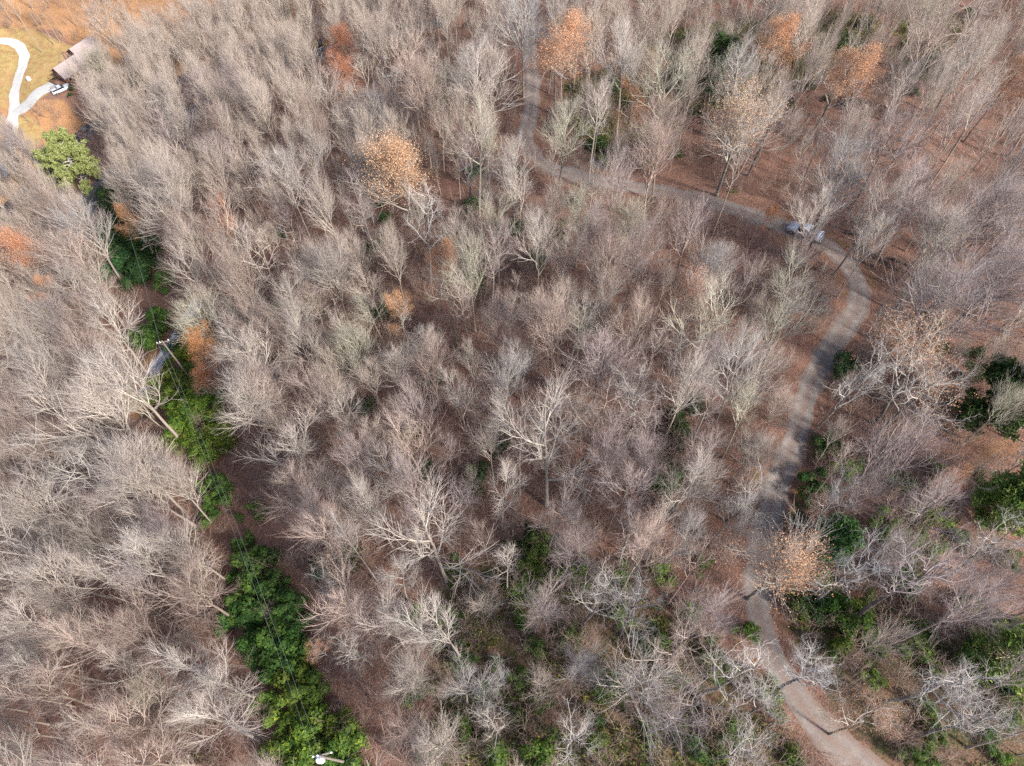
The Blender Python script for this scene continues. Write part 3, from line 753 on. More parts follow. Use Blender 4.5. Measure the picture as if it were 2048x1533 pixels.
for it_ in range(N_TRY+16000):
    x = q.uniform(-255, 130); y = q.uniform(-12, 330)
    if it_ >= N_TRY: x = q.uniform(-55, 75); y = q.uniform(-12, 55)
    z = float(height(np.array([x]), np.array([y]))[0])
    h = float(np.clip(q.normal(14.8, 3.0), 8, 21)) + (2.5 if x < -30 else 0)
    a, b, d = crown_px(x, y, z, h)
    if d < 10: continue
    bx, by, _d = project(np.array([[x, y, z]]))
    if not (-70 < a < 2118 and -60 < b < 1620) and not (-60 < bx[0] < 2100 and -20 < by[0] < 1560): continue
    if any(road_dist(x, y, k) < ROADS[k][0]/2+(.5 if k == 'gravel_lane' else .9) for k in ROADS): continue
    rp = .24*h*FPX/d
    bad = False
    for k, poly in enumerate(OPEN):
        m_ = rp*(.85 if k < 4 else OPEN_M.get(k, .2))
        pr_ = np.array([(a, b), (a-m_, b), (a+m_, b), (a, b+m_), (a, b-m_), (bx[0], by[0]), ((a+bx[0])/2, (b+by[0])/2)])
        if in_poly(pr_[:, 0], pr_[:, 1], poly).any(): bad = True; break
    if bad: continue
    if np.hypot(x-HOUSE[0], y-HOUSE[1]) < 11: continue
    sep_ = 3.05 if q.random() < .6 else 4.1
    far_slope = bx[0] < 620 and by[0] < 175-.22*bx[0] and y > 150
    if far_slope: sep_ = 8.4
    if a > 800 and b > 1150: sep_ = 3.4
    if np.min(np.hypot(pts[:, 0]-x, pts[:, 1]-y)) < sep_: continue
    kd = q.choice(['brush', 'oak', 'slim'], p=[.72, .08, .20] if a < 1000 else ([.62, .14, .24] if b < 900 else [.5, .35, .15]))
    if far_slope: kd = 'slim'; h = max(h, 18.)
    if LF_D(x, y): continue
    add_tree(np.array([x, y, z]), h, kd, pick_look(a, b) if not far_slope else 'pale', q)
    pts = np.vstack([pts, [x, y]])
print('trees in all', len(trees))
trees.sort(key=lambda t: -t['r']*(1 if (0 < t['c'][0] < 2048 and 0 < t['c'][1] < 1533) else .3))
MAIN, REST = trees[:300], trees[300:]

# ---------------------------------------------------------------- labels that single each tree out
MARKS = [  # picture position, phrase
 (805, 322, 'the golden-orange oak'), (395, 700, 'the vivid orange tree'), (1152, 105, 'the upper orange oak'), (1610, 470, 'the parked pickup'),
 (1486, 235, 'the round tan oak'), (160, 140, 'the house'), (130, 310, 'the yellow-green pine'), (325, 690, 'the utility pole'),
 (1716, 580, 'the hairpin road bend'), (1060, 300, 'the upper road bend'), (560, 1300, 'the green thicket'), (240, 500, 'the dark evergreen shrubs'),
 (690, 120, 'the rust-red trees'), (52, 498, 'the pinkish-orange tree'), (1868, 725, 'the wide crooked oak'), (1580, 1125, 'the tan oak over the road'),
 (1760, 1448, 'the bottom tan oak'), (2030, 135, 'the edge orange oak'), (1688, 128, 'the red-orange oak'), (1050, 1180, 'the bright green clump'),
 (800, 612, 'the narrow orange tree'), (1392, 590, 'the pink-tan leaved tree'), (1992, 915, 'the small orange tree'), (0, 1533, 'the lower left corner'),
 (2048, 1533, 'the lower right corner'), (0, 1000, 'the left edge middle'), (1024, 1533, 'the bottom edge centre'), (1024, 766, 'the picture centre'),
 (420, 930, 'the cleared strip middle'), (1520, 900, 'the straight road stretch'), (860, 1080, 'the point below the centre'), (1200, 900, 'the mauve crown below centre')][:30]
ORD = (lambda L: L+[f'{w} nearest' for w in ('seventeenth','eighteenth','nineteenth','twentieth','twenty-first','twenty-second','twenty-third','twenty-fourth','twenty-fifth','twenty-sixth','twenty-seventh','twenty-eighth','twenty-ninth','thirtieth','thirty-first','thirty-second')])(['nearest', 'second nearest', 'third nearest', 'fourth nearest', 'fifth nearest', 'sixth nearest', 'seventh nearest', 'eighth nearest', 'ninth nearest', 'tenth nearest', 'eleventh nearest', 'twelfth nearest', 'thirteenth nearest', 'fourteenth nearest', 'fifteenth nearest', 'sixteenth nearest'])
def rank_labels(items, what):
    """items: list of (x, y); what(i) -> adjectives and noun. nearest landmark, side of it and rank there"""
    cell = {}
    for i, (x, y) in enumerate(items):
        x = min(max(x, 5), 2043); y = min(max(y, 5), 1528)
        j = min(range(len(MARKS)), key=lambda k: (MARKS[k][0]-x)**2+(MARKS[k][1]-y)**2)
        dx, dy = x-MARKS[j][0], y-MARKS[j][1]
        side = ('right of' if dx > 0 else 'left of') if abs(dx) > abs(dy) else ('below' if dy > 0 else 'above')
        cell.setdefault((j, side), []).append((math.hypot(dx, dy), i))
    lab = [None]*len(items)
    for (j, side), v in cell.items():
        for r, (_, i) in enumerate(sorted(v)):
            lab[i] = f"{what(i)}, {ORD[min(r, 31)]} {side} {MARKS[j][2]}"
    return lab
LOOKW = {'cream': 'cream-barked', 'pale': 'whitish', 'grey': 'grey', 'tan': 'tan-twigged', 'mauve': 'mauve-brown', 'lichen': 'lichen-yellowed'}
KINDW = {'brush': 'broom-crowned', 'oak': 'crooked-limbed', 'slim': 'slender'}
labs = rank_labels([t['c'] for t in MAIN], lambda i: f"{LOOKW[MAIN[i]['look']]} {KINDW[MAIN[i]['kind']]} bare tree")
for t, lb in zip(MAIN, labs):
    tint = np.array(LOOK[t['look']])*q.uniform(.74, 1.06)
    e = plant_tree(t['pr'], t['p'], t['s'], t['rz'], 'bare_tree', (tuple(tint),), t['tilt'], t['sxy'])
    tag(e, lb, 'tree', 'bare trees of the wooded hillside')
for L, p in zip(LEAFED, leafed_pts):
    pool = LEAFY[L[4]]; pr = pool[int(q.integers(0, len(pool)))]
    s = L[3]/pr['top']; a, b, d = crown_px(*p, L[3])
    sxy = float(np.clip((1.3*L[2]*d/FPX)/(pr['rad']*s), .5, 1.9))
    e = plant_tree(pr, p, s, float(q.uniform(0, 6.28)), 'leafy_tree', ((.95, .92, .86), L[5]), (0, 0), sxy)
    tag(e, L[6], 'tree', 'trees still holding autumn leaves')

# the rest of the wood, one mass
def xform(V, t):
    c, s_ = math.cos(t['rz']), math.sin(t['rz'])
    V = V*np.array([t['s']*t['sxy'], t['s']*t['sxy'], t['s']])
    V = np.stack([V[:, 0]*c-V[:, 1]*s_, V[:, 0]*s_+V[:, 1]*c, V[:, 2]], 1)
    V[:, 0] += V[:, 2]*t['tilt'][1]; V[:, 1] -= V[:, 2]*t['tilt'][0]
    return V+t['p']
if REST:
    LOD = []
    for i, kd in enumerate(['brush', 'brush', 'brush', 'slim', 'slim', 'oak', 'brush', 'oak']):
        tr, cr_, _ = make_tree(5000+i*31, 17, kd, .42)
        V = np.vstack([tr[0], cr_[0]]); F = np.vstack([tr[1], cr_[1]+len(tr[0])]); A = np.concatenate([np.zeros(len(tr[0])), cr_[2]])
        LOD.append((V, F, A, V[:, 2].max(), kd))
    Vs, Fs, As, off = [], [], [], 0
    for t in REST:
        c = [l for l in LOD if l[4] == t['kind']]; V, F, A, top, _ = c[int(q.integers(0, len(c)))]
        tt = dict(t); tt['s'] = t['h']/top
        Vs.append(xform(V, tt).astype(np.float32)); Fs.append(F+off); As.append(A); off += len(V)
    me = mesh_from('woods', np.vstack(Vs), [np.vstack(Fs)], [M_BARK], {'twig': np.concatenate(As)}, True)
    o = link('woods', me); o.color = (1, .92, .85, 1)
    tag(o, 'farther bare trees filling the wooded hillside', 'woods', None, 'stuff')
    print('rest', len(REST), 'verts', off)

# ---------------------------------------------------------------- conifers
def conifer(seed, H, rad, mat, lean=.0, size=.30, n=9000, c0=.15):
    q_ = np.random.default_rng(seed)
    T = np.zeros((1, 10, 3)); T[0, :, 2] = np.linspace(-.5, H, 10); T[0, :, :2] += np.cumsum(q_.normal(0, .06, (10, 2)), 0)
    TR = (H*.012*(1-.93*np.linspace(0, 1, 10)))[None]
    P1 = children(q_, T, TR, 60, c0, .99, (80, 8), lambda t, L: rad*np.sin(np.clip((1.06-t)/(1.06-c0), 0, 1)*2.2)**.8*1.0, 7, .07, .09, .010, .2, .9)
    P2 = children(q_, *P1, 8, .25, 1., (45, 10), lambda t, L: L*(.42-.2*t), 4, .06, .1, .010, .3, .9)
    V1, F1 = tubes(*P1, 4); V2, F2 = tubes(*P2, 3)
    pts_ = P2[0][:, 1:].reshape(-1, 3)
    c = pts_[q_.integers(0, len(pts_), n)]+q_.normal(0, .16, (n, 3))
    u = norm(q_.normal(0, 1, (n, 3))+np.array([0, 0, .8])); v = norm(np.cross(u, q_.normal(0, 1, (n, 3))))
    s = size*q_.uniform(.6, 1.3, (n, 1))
    Q = np.stack([c-v*s*.22, c+v*s*.22, c+u*s+v*s*.1, c+u*s-v*s*.1], 1).reshape(-1, 3)
    TV, TF = tubes(T, TR, 8)
    return (mesh_from('trunk', TV, [TF], [M_OAKBARK], {'twig': np.zeros(len(TV))}, True),
            mesh_from('crown', np.vstack([V1, V2]), [np.vstack([F1, F2+len(V1)])], [M_OAKBARK], {'twig': np.full(len(V1)+len(V2), .4)}, True),
            mesh_from('foliage', Q, [np.arange(4*n).reshape(n, 4)], [mat], {'leaf': np.repeat(q_.random(n), 4)}))
def plant_conifer(name, px, py, H, rad, mat, label, seed, tint=(1, 1, 1), n=9000, size=.3, c0=.15):
    p = hit(px, py, H*.55); e = empty(name, p, seed)
    for nm, me_ in zip(('trunk', 'crown', 'foliage'), conifer(seed, H, rad, mat, n=n, size=size, c0=c0)):
        o = link(nm, me_, e); o.color = (*tint, 1)
    tag(e, label, 'conifer')
plant_conifer('pine_tree', 138, 322, 14, 4.8, M_PINE, 'bright yellow-green pine standing above the creek road', 3, (1.6, 1.5, 1.7), 60000, .28)
plant_conifer('pine_tree', 104, 342, 11, 3.4, M_PINE, 'shorter yellow-green pine touching the big pine', 4, (1.5, 1.5, 1.6), 24000, .28)
plant_conifer('hemlock_tree', 2012, 790, 10, 3.2, M_HEM, 'dark green hemlock at the right edge beyond the crooked oak', 5, (.8, .85, .7), 16000, .36)
plant_conifer('hemlock_tree', 2025, 1005, 8, 2.6, M_HEM, 'light green conifer cut by the right edge', 6, (2.4, 2.2, 1.5), 9000, .36)
plant_conifer('hemlock_tree', 1672, 1075, 6, 1.9, M_HEM, 'small blue-green conifer right of the lower road', 7, (1.6, 1.9, 1.7), 7000, .32)
plant_conifer('hemlock_tree', 1440, 130, 10, 3.6, M_HEM, 'dark green hemlock between orange oak and tan oak', 8, (.9, 1, .8), 8000, .4)
plant_conifer('hemlock_tree', 2020, 1310, 6, 2.6, M_HEM, 'small light green conifer near the lower right edge', 9, (2.4, 2.2, 1.4), 6000, .3)

# ---------------------------------------------------------------- evergreen shrubs
def shrub(seed, r, h, n=1500, size=.24):
    q_ = np.random.default_rng(seed)
    k = 9
    cs = q_.normal(0, 1, (k, 3))*np.array([r*.48, r*.48, h*.10]); cs[:, 2] += h*.52
    cr_ = q_.uniform(.38, .62, k)*r
    # stems
    S = np.zeros((k, 5, 3)); tt = np.linspace(0, 1, 5)
    for i in range(5): S[:, i] = cs*tt[i]*np.array([1, 1, 1]) + (q_.normal(0, .06, (k, 3)) if 0 < i < 4 else 0)
    S[:, 0, 2] = -.3
    V1, F1 = tubes(S, np.tile(np.linspace(.05, .015, 5), (k, 1)), 5)
    which = q_.integers(0, k, n)
    d = norm(q_.normal(0, 1, (n, 3))+np.array([0, 0, .55]))
    # whorls of leaves near the surface of every lobe
    w = (n//6); wc = q_.integers(0, k, w); wd = norm(q_.normal(0, 1, (w, 3))+np.array([0, 0, .6]))
    wp = cs[wc]+wd*cr_[wc][:, None]*q_.uniform(.62, 1.05, (w, 1))*np.array([1, 1, .8])
    V = []; A = []
    ref = norm(np.cross(wd, np.array([.3, .5, .1]))); ref2 = np.cross(wd, ref)
    wl = q_.random(w)
    for j in range(6):
        a = j*1.047+q_.uniform(0, 1, (w, 1))
        o = norm(ref*np.cos(a)+ref2*np.sin(a)+wd*q_.uniform(-.1, .5, (w, 1)))
        sd = np.cross(o, wd)
        s = size*q_.uniform(.75, 1.25, (w, 1))
        V.append(np.stack([wp, wp+o*s*.55+sd*s*.24, wp+o*s, wp+o*s*.55-sd*s*.24], 1).reshape(-1, 3))
        A.append(np.repeat(np.clip(wl*.7+.3*q_.random(w), 0, 1), 4))
    V = np.vstack(V); F = np.arange(len(V)).reshape(-1, 4)
    V[:, 2] = np.maximum(V[:, 2], .02)
    return (mesh_from('stems', V1, [F1], [M_OAKBARK], {'twig': np.full(len(V1), .1)}, True), mesh_from('foliage', V, [F], [M_RHODO], {'leaf': np.concatenate(A)}))
SHRUBS = [shrub(60+i, 1.7, 2.6, 8400, .155) for i in range(7)]
GPX, GPY, GPD = project(np.stack([gx.ravel(), gy.ravel(), gz.ravel()+1.2], 1))
def fill(poly, sep, q_, mx=400):
    xs = [p[0] for p in poly]; ys = [p[1] for p in poly]
    c_ = np.nonzero((GPX > min(xs)) & (GPX < max(xs)) & (GPY > min(ys)) & (GPY < max(ys)) & (GPD > 5))[0]
    c_ = c_[in_poly(GPX[c_], GPY[c_], poly)]; q_.shuffle(c_); W = []; out_ = []
    for i in c_:
        x, y = gx.ravel()[i]+q_.uniform(-.5, .5), gy.ravel()[i]+q_.uniform(-.5, .5)
        if W and min(math.hypot(x-u[0], y-u[1]) for u in W) < sep: continue
        if min(road_dist(x, y, k) for k in ('gravel_road', 'gravel_lane')) < 2.4: continue
        p = np.array([x, y, float(height(x, y))]); W.append(p); out_.append((GPX[i], GPY[i], p))
        if len(out_) >= mx: break
    return out_
SH = []   # (px, py, p, scale, tint, tone word, place group)
qs = np.random.default_rng(21)
BRIGHT = (2.5, 2.2, 1.2); DEEP = (.8, .95, .95); MIDT = (1.5, 1.45, 1.)
def sh_area(poly, sep, tint, word, s0, s1):
    for a, b, p in fill(poly, sep, qs): SH.append((a, b, p, qs.uniform(s0, s1), np.array(tint)*qs.uniform(.75, 1.3)*np.array([qs.uniform(.85, 1.3), 1, qs.uniform(.7, 1.1)]), word))
sh_area([(338, 745), (360, 690), (385, 740), (430, 800), (436, 850), (448, 895), (430, 925), (395, 915), (350, 880), (318, 810), (315, 775)], 2.1, BRIGHT, 'bright green', .8, 1.35)
sh_area([(352, 655), (375, 650), (380, 700), (350, 715)], 2.0, DEEP, 'dark green', .9, 1.4)
sh_area([(470, 1190), (515, 1120), (560, 1150), (600, 1225), (595, 1330), (520, 1340), (480, 1280), (455, 1235)], 1.9, (1.4, 1.6, 1.2), 'deep green', .8, 1.2)
sh_area([(500, 1330), (600, 1320), (640, 1350), (650, 1400), (690, 1440), (740, 1560), (560, 1560), (530, 1420)], 1.8, BRIGHT, 'bright green', .7, 1.15)
sh_area([(218, 405), (238, 420), (262, 470), (300, 515), (290, 550), (255, 570), (232, 540), (222, 470)], 3.0, DEEP, 'dark green', 1.3, 2.0)
for a, b, s in [(418, 975, 1.1), (452, 962, 1.1), (440, 990, 1.2), (425, 1010, 1.), (455, 1005, .9), (412, 1040, .9), (512, 1012, .8), (520, 1030, .7), (482, 1092, 1.), (515, 1110, 1.), (462, 1150, .8), (498, 1075, .6), (430, 1030, .8),
                (325, 575, 1.), (323, 640, 1.), (330, 560, .8), (290, 676, 1.25), (280, 688, 1.1), (303, 684, 1.2), (322, 650, 1.), (528, 1120, 1.1), (478, 1035, .5)]:
    SH.append((a, b, hit(a, b, .6), s*(.62 if a > 400 else 1), np.array(MIDT)*1.25*qs.uniform(.8, 1.2), 'green'))
for poly, sep, tint, word, s0, s1 in [
 ([(1745, 590), (1765, 620), (1720, 680), (1690, 760), (1660, 830), (1640, 800), (1680, 720), (1740, 650)], 2.8, DEEP, 'dark green', .7, 1.2),
 ([(1610, 880), (1650, 870), (1640, 960), (1620, 1060), (1640, 1160), (1700, 1190), (1690, 1280), (1600, 1200), (1575, 1080), (1590, 960)], 3.1, DEEP, 'dark green', .7, 1.2),
 ([(1590, 1190), (1740, 1200), (1780, 1260), (1700, 1300), (1620, 1260)], 2.4, MIDT, 'green', .7, 1.1),
 ([(1830, 1050), (1880, 1050), (1870, 1110), (1830, 1105)], 2.2, MIDT, 'green', .8, 1.1),
 ([(1770, 1290), (1960, 1240), (2040, 1330), (2048, 1533), (1850, 1533), (1870, 1400)], 3.2, MIDT, 'mossy green', .6, 1.),
 ([(1010, 1090), (1075, 1080), (1085, 1190), (1060, 1240), (1030, 1230)], 2.0, MIDT, 'bright green', .9, 1.3),
 ([(1060, 1040), (1140, 1050), (1120, 1110), (1060, 1090)], 2.3, DEEP, 'dark green', .7, 1.1),
 ([(1300, 920), (1350, 880), (1345, 980), (1305, 985)], 2.3, DEEP, 'dark green', .9, 1.3),
 ([(1350, 800), (1400, 800), (1380, 870), (1350, 860)], 2.3, DEEP, 'dark green', .9, 1.2),
 ([(935, 945), (965, 945), (960, 985), (935, 985)], 2.3, DEEP, 'dark green', .9, 1.2),
 ([(635, 1115), (690, 1115), (690, 1150), (640, 1150)], 2.3, DEEP, 'dark green', .8, 1.2),
 ([(640, 670), (700, 660), (715, 720), (680, 745), (645, 720)], 2.5, MIDT, 'green', .8, 1.2),
 ([(1240, 1270), (1330, 1270), (1320, 1300), (1250, 1310)], 2.2, DEEP, 'dark green', .7, 1.1),
 ([(1340, 1450), (1420, 1450), (1430, 1510), (1350, 1520)], 2.2, MIDT, 'green', .7, 1.1),
 ([(1160, 1390), (1240, 1380), (1250, 1430), (1180, 1440)], 2.2, DEEP, 'dark green', .6, 1.),
 ([(920, 1370), (1030, 1400), (1020, 1440), (930, 1420)], 2.4, MIDT, 'green', .6, 1.),
 ([(1030, 1320), (1080, 1330), (1060, 1370), (1030, 1360)], 2.2, MIDT, 'green', .7, 1.),
 ([(1350, 100), (1420, 80), (1500, 110), (1490, 170), (1400, 180)], 3.6, DEEP, 'dark green', 1.1, 1.7),
 ([(1610, 60), (1680, 50), (1700, 100), (1640, 110)], 3.4, MIDT, 'green', 1., 1.5),
 ([(1180, 270), (1290, 280), (1280, 330), (1200, 320)], 3.2, MIDT, 'green', .8, 1.3),
 ([(1820, 70), (1880, 70), (1900, 150), (1850, 130)], 3.4, MIDT, 'green', .9, 1.3),
 ([(1850, 630), (1960, 700), (1970, 760), (1900, 720)], 3.2, DEEP, 'dark green', .8, 1.2),
 ([(300, 150), (330, 90), (400, 60), (390, 80), (330, 140), (270, 180)], 4.5, DEEP, 'dark green', 1.2, 1.8),
 ([(255, 165), (285, 155), (275, 180), (258, 178)], 4., DEEP, 'dark green', 1.2, 1.8),
 ([(600, 590), (660, 600), (650, 630), (610, 630)], 3., MIDT, 'green', .7, 1.),
 ([(1070, 480), (1100, 490), (1090, 510), (1065, 510)], 2.5, MIDT, 'green', .8, 1.1),
 ([(1130, 370), (1200, 400), (1150, 400)], 2.6, DEEP, 'dark green', .7, 1.),
 ([(560, 1230), (600, 1240), (600, 1300), (570, 1290)], 2.2, DEEP, 'dark green', .8, 1.1),
 ([(140, 170), (150, 172), (146, 186), (136, 182)], 2.2, DEEP, 'dark green', .6, .9),
 ([(840, 1270), (930, 1270), (940, 1320), (860, 1330)], 2.6, MIDT, 'green', .6, 1.),
]: sh_area(poly, sep*.95, tint, word, s0*.62, s1*.78)
for poly, k, tint, word in [([(830, 1130), (1480, 1100), (1640, 1533), (830, 1533)], 52, (2.0, 1.8, 1.0), 'olive green'), ([(1580, 900), (2048, 950), (2048, 1533), (1720, 1533)], 46, (2.1, 1.9, 1.0), 'olive green'),
 ([(1100, 40), (1950, 20), (1900, 200), (1300, 330), (1120, 320)], 30, (1.2, 1.25, .9), 'olive green'), ([(500, 480), (1000, 300), (1500, 780), (1400, 1050), (900, 1100), (600, 800)], 26, (1.0, 1.15, .9), 'small dark green')]:
    for a, b, p in fill(poly, 3.5, qs)[:k]: SH.append((a, b, p, qs.uniform(.4, .95), np.array(tint)*qs.uniform(.8, 1.2), word))

print('shrubs', len(SH))
SH.sort(key=lambda t: -t[3]/project(t[2][None])[2][0]); 
slabs = rank_labels([(t[0], t[1]) for t in SH], lambda i: f"{SH[i][5]} evergreen shrub")
for t, lb in zip(SH[:300], slabs):
    st, fo = SHRUBS[int(qs.integers(0, len(SHRUBS)))]
    e = empty('evergreen_shrub', t[2], float(qs.uniform(0, 6.28))); e.scale = (t[3]*qs.uniform(.85, 1.15), t[3], t[3]*qs.uniform(.8, 1.15))
    for nm, me_ in (('stems', st), ('foliage', fo)):
        o = link(nm, me_, e); o.color = (*[float(v) for v in t[4]], 1) if nm == 'foliage' else (1, 1, 1, 1)
    tag(e, lb, 'shrub', 'evergreen shrubs under the trees and in the cleared strip')

# ---------------------------------------------------------------- undergrowth: brush and saplings nobody could count
def brush_proto(seed, H):
    q_ = np.random.default_rng(seed); k = int(q_.integers(3, 6))
    S = np.zeros((k, 6, 3)); S[:, :, 2] = np.linspace(-.2, 1, 6)[None]*H*q_.uniform(.6, 1., (k, 1))
    d = q_.normal(0, .28, (k, 2)); S[:, :, :2] = d[:, None]*np.linspace(0, 1, 6)[None, :, None]**1.2*H*.8+np.cumsum(q_.normal(0, .05, (k, 6, 2)), 1)
    Rr = np.tile(np.linspace(.028, .008, 6), (k, 1))*H/3
    P2 = children(q_, S, Rr, 7, .3, 1., (42, 12), lambda t, L: L*(.45-.2*t), 4, .08, .16, .007, .35, .9)
    P3 = children(q_, *P2, 4, .2, 1., (40, 12), lambda t, L: np.clip(L*.5, .2, .9), 3, .06, .18, .008, .4, .85)
    Vs, Fs, off = [], [], 0
    for P, r_, sd, in ((S, Rr, 4), (*P2, 3), (*P3, 3)):
        V, F = tubes(P, r_, sd); Vs.append(V); Fs.append(F+off); off += len(V)
    return np.vstack(Vs), np.vstack(Fs)
BP = [brush_proto(300+i, 3.2) for i in range(14)]
qb = np.random.default_rng(5)
Vs, Fs, As, off, cnt = [], [], [], 0, 0
while cnt < 6400:
    x = qb.uniform(-180, 115); y = qb.uniform(-8, 240)
    if cnt > 4100: x = qb.uniform(-45, 85); y = qb.uniform(-8, 75)
    z = float(height(np.array([x]), np.array([y]))[0])
    a, b, d = project(np.array([[x, y, z+1.5]]))
    if not (-30 < a[0] < 2078 and -30 < b[0] < 1570): continue
    if min(road_dist(x, y, k) - ROADS[k][0]/2 for k in ROADS) < .8: continue
    if in_poly(a, b, YARD)[0] or in_poly(a, b, OPEN[3])[0] and qb.random() < .85 or in_poly(a, b, OPEN[2])[0] and qb.random() < .8: continue
    if np.hypot(x-HOUSE[0], y-HOUSE[1]) < 12: continue
    V, F = BP[int(qb.integers(0, len(BP)))]
    s = qb.uniform(.5, 1.25); an = qb.uniform(0, 6.28); c, n_ = math.cos(an), math.sin(an)
    Vs.append((np.stack([V[:, 0]*c-V[:, 1]*n_, V[:, 0]*n_+V[:, 1]*c, V[:, 2]], 1)*s+np.array([x, y, z])).astype(np.float32))
    Fs.append(F+off); As.append(np.full(len(V), qb.uniform(.1, 1.))); off += len(V); cnt += 1
o = link('undergrowth', mesh_from('undergrowth', np.vstack(Vs), [np.vstack(Fs)], [M_BRUSH], {'twig': np.concatenate(As)}, True)); o.color = (1, 1, 1, 1)
tag(o, 'reddish-brown twiggy brush between the trees', 'undergrowth', None, 'stuff')
print('undergrowth verts', off)
# low green ground cover in the mossy parts
pts_ = []
while len(pts_) < 60000:
    n = 60000
    x = qb.uniform(-60, 110, n); y = qb.uniform(-5, 190, n); z = height(x, y)
    a, b, d = project(np.stack([x, y, z], 1))
    i = np.clip(((x-G0X)/GS).astype(int), 0, GNX-1); j = np.clip(((y-G0Y)/GS).astype(int), 0, GNY-1)
    m_ = (moss_w[j, i]*1.5+vnoise(x, y, 3.5, 8)*1.6 > .75) & (road_d['gravel_road'][j, i] > 1.9)
    pts_ += list(np.stack([x, y, z+.15], 1)[m_])
pts_ = np.array(pts_[:60000])
V, F, A = leaf_cloud(qb, pts_, 60000, .24, .12)
o = link('ground_cover', mesh_from('ground_cover', V, [F], [M_RHODO], {'leaf': A})); o.color = (3.0, 2.1, 1.2, 1)
tag(o, 'low mossy green plants covering the forest floor', 'ground cover', None, 'stuff')

# ---------------------------------------------------------------- fallen logs
M_LOG = flat('weathered_log', (.11, .09, .08), .9, .1, var=.4)
M_LOGP = flat('pale_log', (.42, .35, .28), .9, .1, var=.3)
for a, b, c, d, r_, mt, lb in [
 (1712, 492, 1790, 545, .20, M_LOG, 'dark fallen log in the gully right of the hairpin bend'),
 (1690, 470, 1745, 478, .18, M_LOG, 'dark fallen log above the hairpin bend'),
 (1775, 520, 1830, 545, .16, M_LOG, 'dark log lying end on to another in the gully'),
 (1035, 1085, 1090, 1112, .14, M_LOGP, 'pale broken log lying above the bright green clump'),
 (620, 1040, 655, 1062, .14, M_LOGP, 'pale short log lying right of the cleared strip'),
 (1360, 1285, 1395, 1265, .15, M_LOG, 'grey broken stump log in the lower woods'),
]:
    p0, p1 = hit(a, b), hit(c, d); n = 9
    L = np.array([p0+(p1-p0)*k/(n-1) for k in range(n)]); L[:, 2] = height(L[:, 0], L[:, 1])+r_*1.1
    L[1:-1, 2] = (L[:-2, 2]+L[1:-1, 2]+L[2:, 2])/3+.1
    o = MB().tube(L, np.linspace(r_, r_*.6, n), 9)
    stub = L[5]; o.tube([stub, stub+np.array([.3, .5, .8])], [r_*.4, r_*.15], 6)
    tag(o.build('fallen_log', mt, None, True), lb, 'log', 'fallen logs on the forest floor')

# ---------------------------------------------------------------- utility poles and wires
M_POLE = flat('pole_wood', (.24, .20, .17), .85, .1, var=.25); M_CER = flat('white_porcelain', (.75, .76, .78), .3, .5)
M_WIRE = flat('wire_aluminium', (.20, .22, .21), .5, .4); M_TANK = flat('transformer_paint', (.66, .69, .72), .4, .5); M_METAL = flat('galvanised_steel', (.40, .41, .42), .5, .5, .6)
def pole(px, py, H, rz, label, transformer=False, arm=True):
    p = hit(px, py, H); e = empty('utility_pole', p, rz)
    MB().tube([(0, 0, -1), (0, 0, H*.5), (0, 0, H)], [.14, .11, .09], 12).build('pole_shaft', M_POLE, e, True)
    tops = []
    if arm:
        b = MB().box(-.8, .8, .12, .22, H-.55, H-.43)
        b.tube([(-.7, .17, H-.5), (0, .1, H-1.1)], [.02, .02], 5).tube([(.7, .17, H-.5), (0, .1, H-1.1)], [.02, .02], 5)
        b.build('crossarm', M_POLE, e)
        ips = [(-.7, .17), (.7, .17), (-.35, .17)]
    else: ips = [(0, .0)]
    for x, y in ips:
        z0 = H-.43 if arm else H
        MB().tube([(x, y, z0), (x, y, z0+.08), (x, y, z0+.14), (x, y, z0+.2), (x, y, z0+.27)], [.03, .085, .05, .085, .03], 10).build('insulator', M_CER, e, True)
        c, s_ = math.cos(rz), math.sin(rz); tops.append(np.array([p[0]+x*c-y*s_, p[1]+x*s_+y*c, p[2]+z0+.27]))
    if transformer:
        t = MB().tube([(-.45, -.05, H-2.2), (-.45, -.05, H-2.15), (-.45, -.05, H-1.25), (-.45, -.05, H-1.15), (-.45, -.05, H-1.1)], [.24, .3, .3, .27, .1], 16).build('transformer', M_TANK, e, True)
        for k in (-.12, .12): MB().tube([(-.45+k, -.05, H-1.15), (-.45+k, -.05, H-.95), (-.45+k, -.05, H-.85)], [.04, .06, .02], 8).build('bushing', M_CER, t, True)
        MB().box(-.3, -.1, -.08, 0, H-1.9, H-1.4).build('bracket', M_METAL, e)
    tag(e, label, 'utility pole'); return tops
A_ = pole(324, 683, 11, .35, 'wooden utility pole with white insulators beside the pale lane')
B_ = pole(643, 1514, 10, .2, 'wooden utility pole with pale transformer at the bottom edge', True)
C_ = pole(226, 374, 11, .5, 'wooden utility pole beside the far asphalt road', False, False)
def wire(a, b, sag, label, r_=.011):
    n = 40; t = np.linspace(0, 1, n)[:, None]; L = a*(1-t)+b*t; L[:, 2] -= sag*4*(t*(1-t))[:, 0]
    tag(MB().tube(L, np.full(n, r_), 5).build('power_line', M_WIRE, None, True), label, 'power line')
wire(A_[2]+np.array([-.3, 0, 0]), B_[2]+np.array([-.3, 0, 0]), 2.2, 'overhead power wire down the cleared strip, left of the pair')
wire(A_[2]+np.array([.25, 0, -.1]), B_[2]+np.array([.25, 0, -.1]), 2.0, 'overhead power wire down the cleared strip, right of the pair')
wire(A_[2], C_[0], 1.5, 'single overhead wire from the lane pole toward the asphalt road', .018)

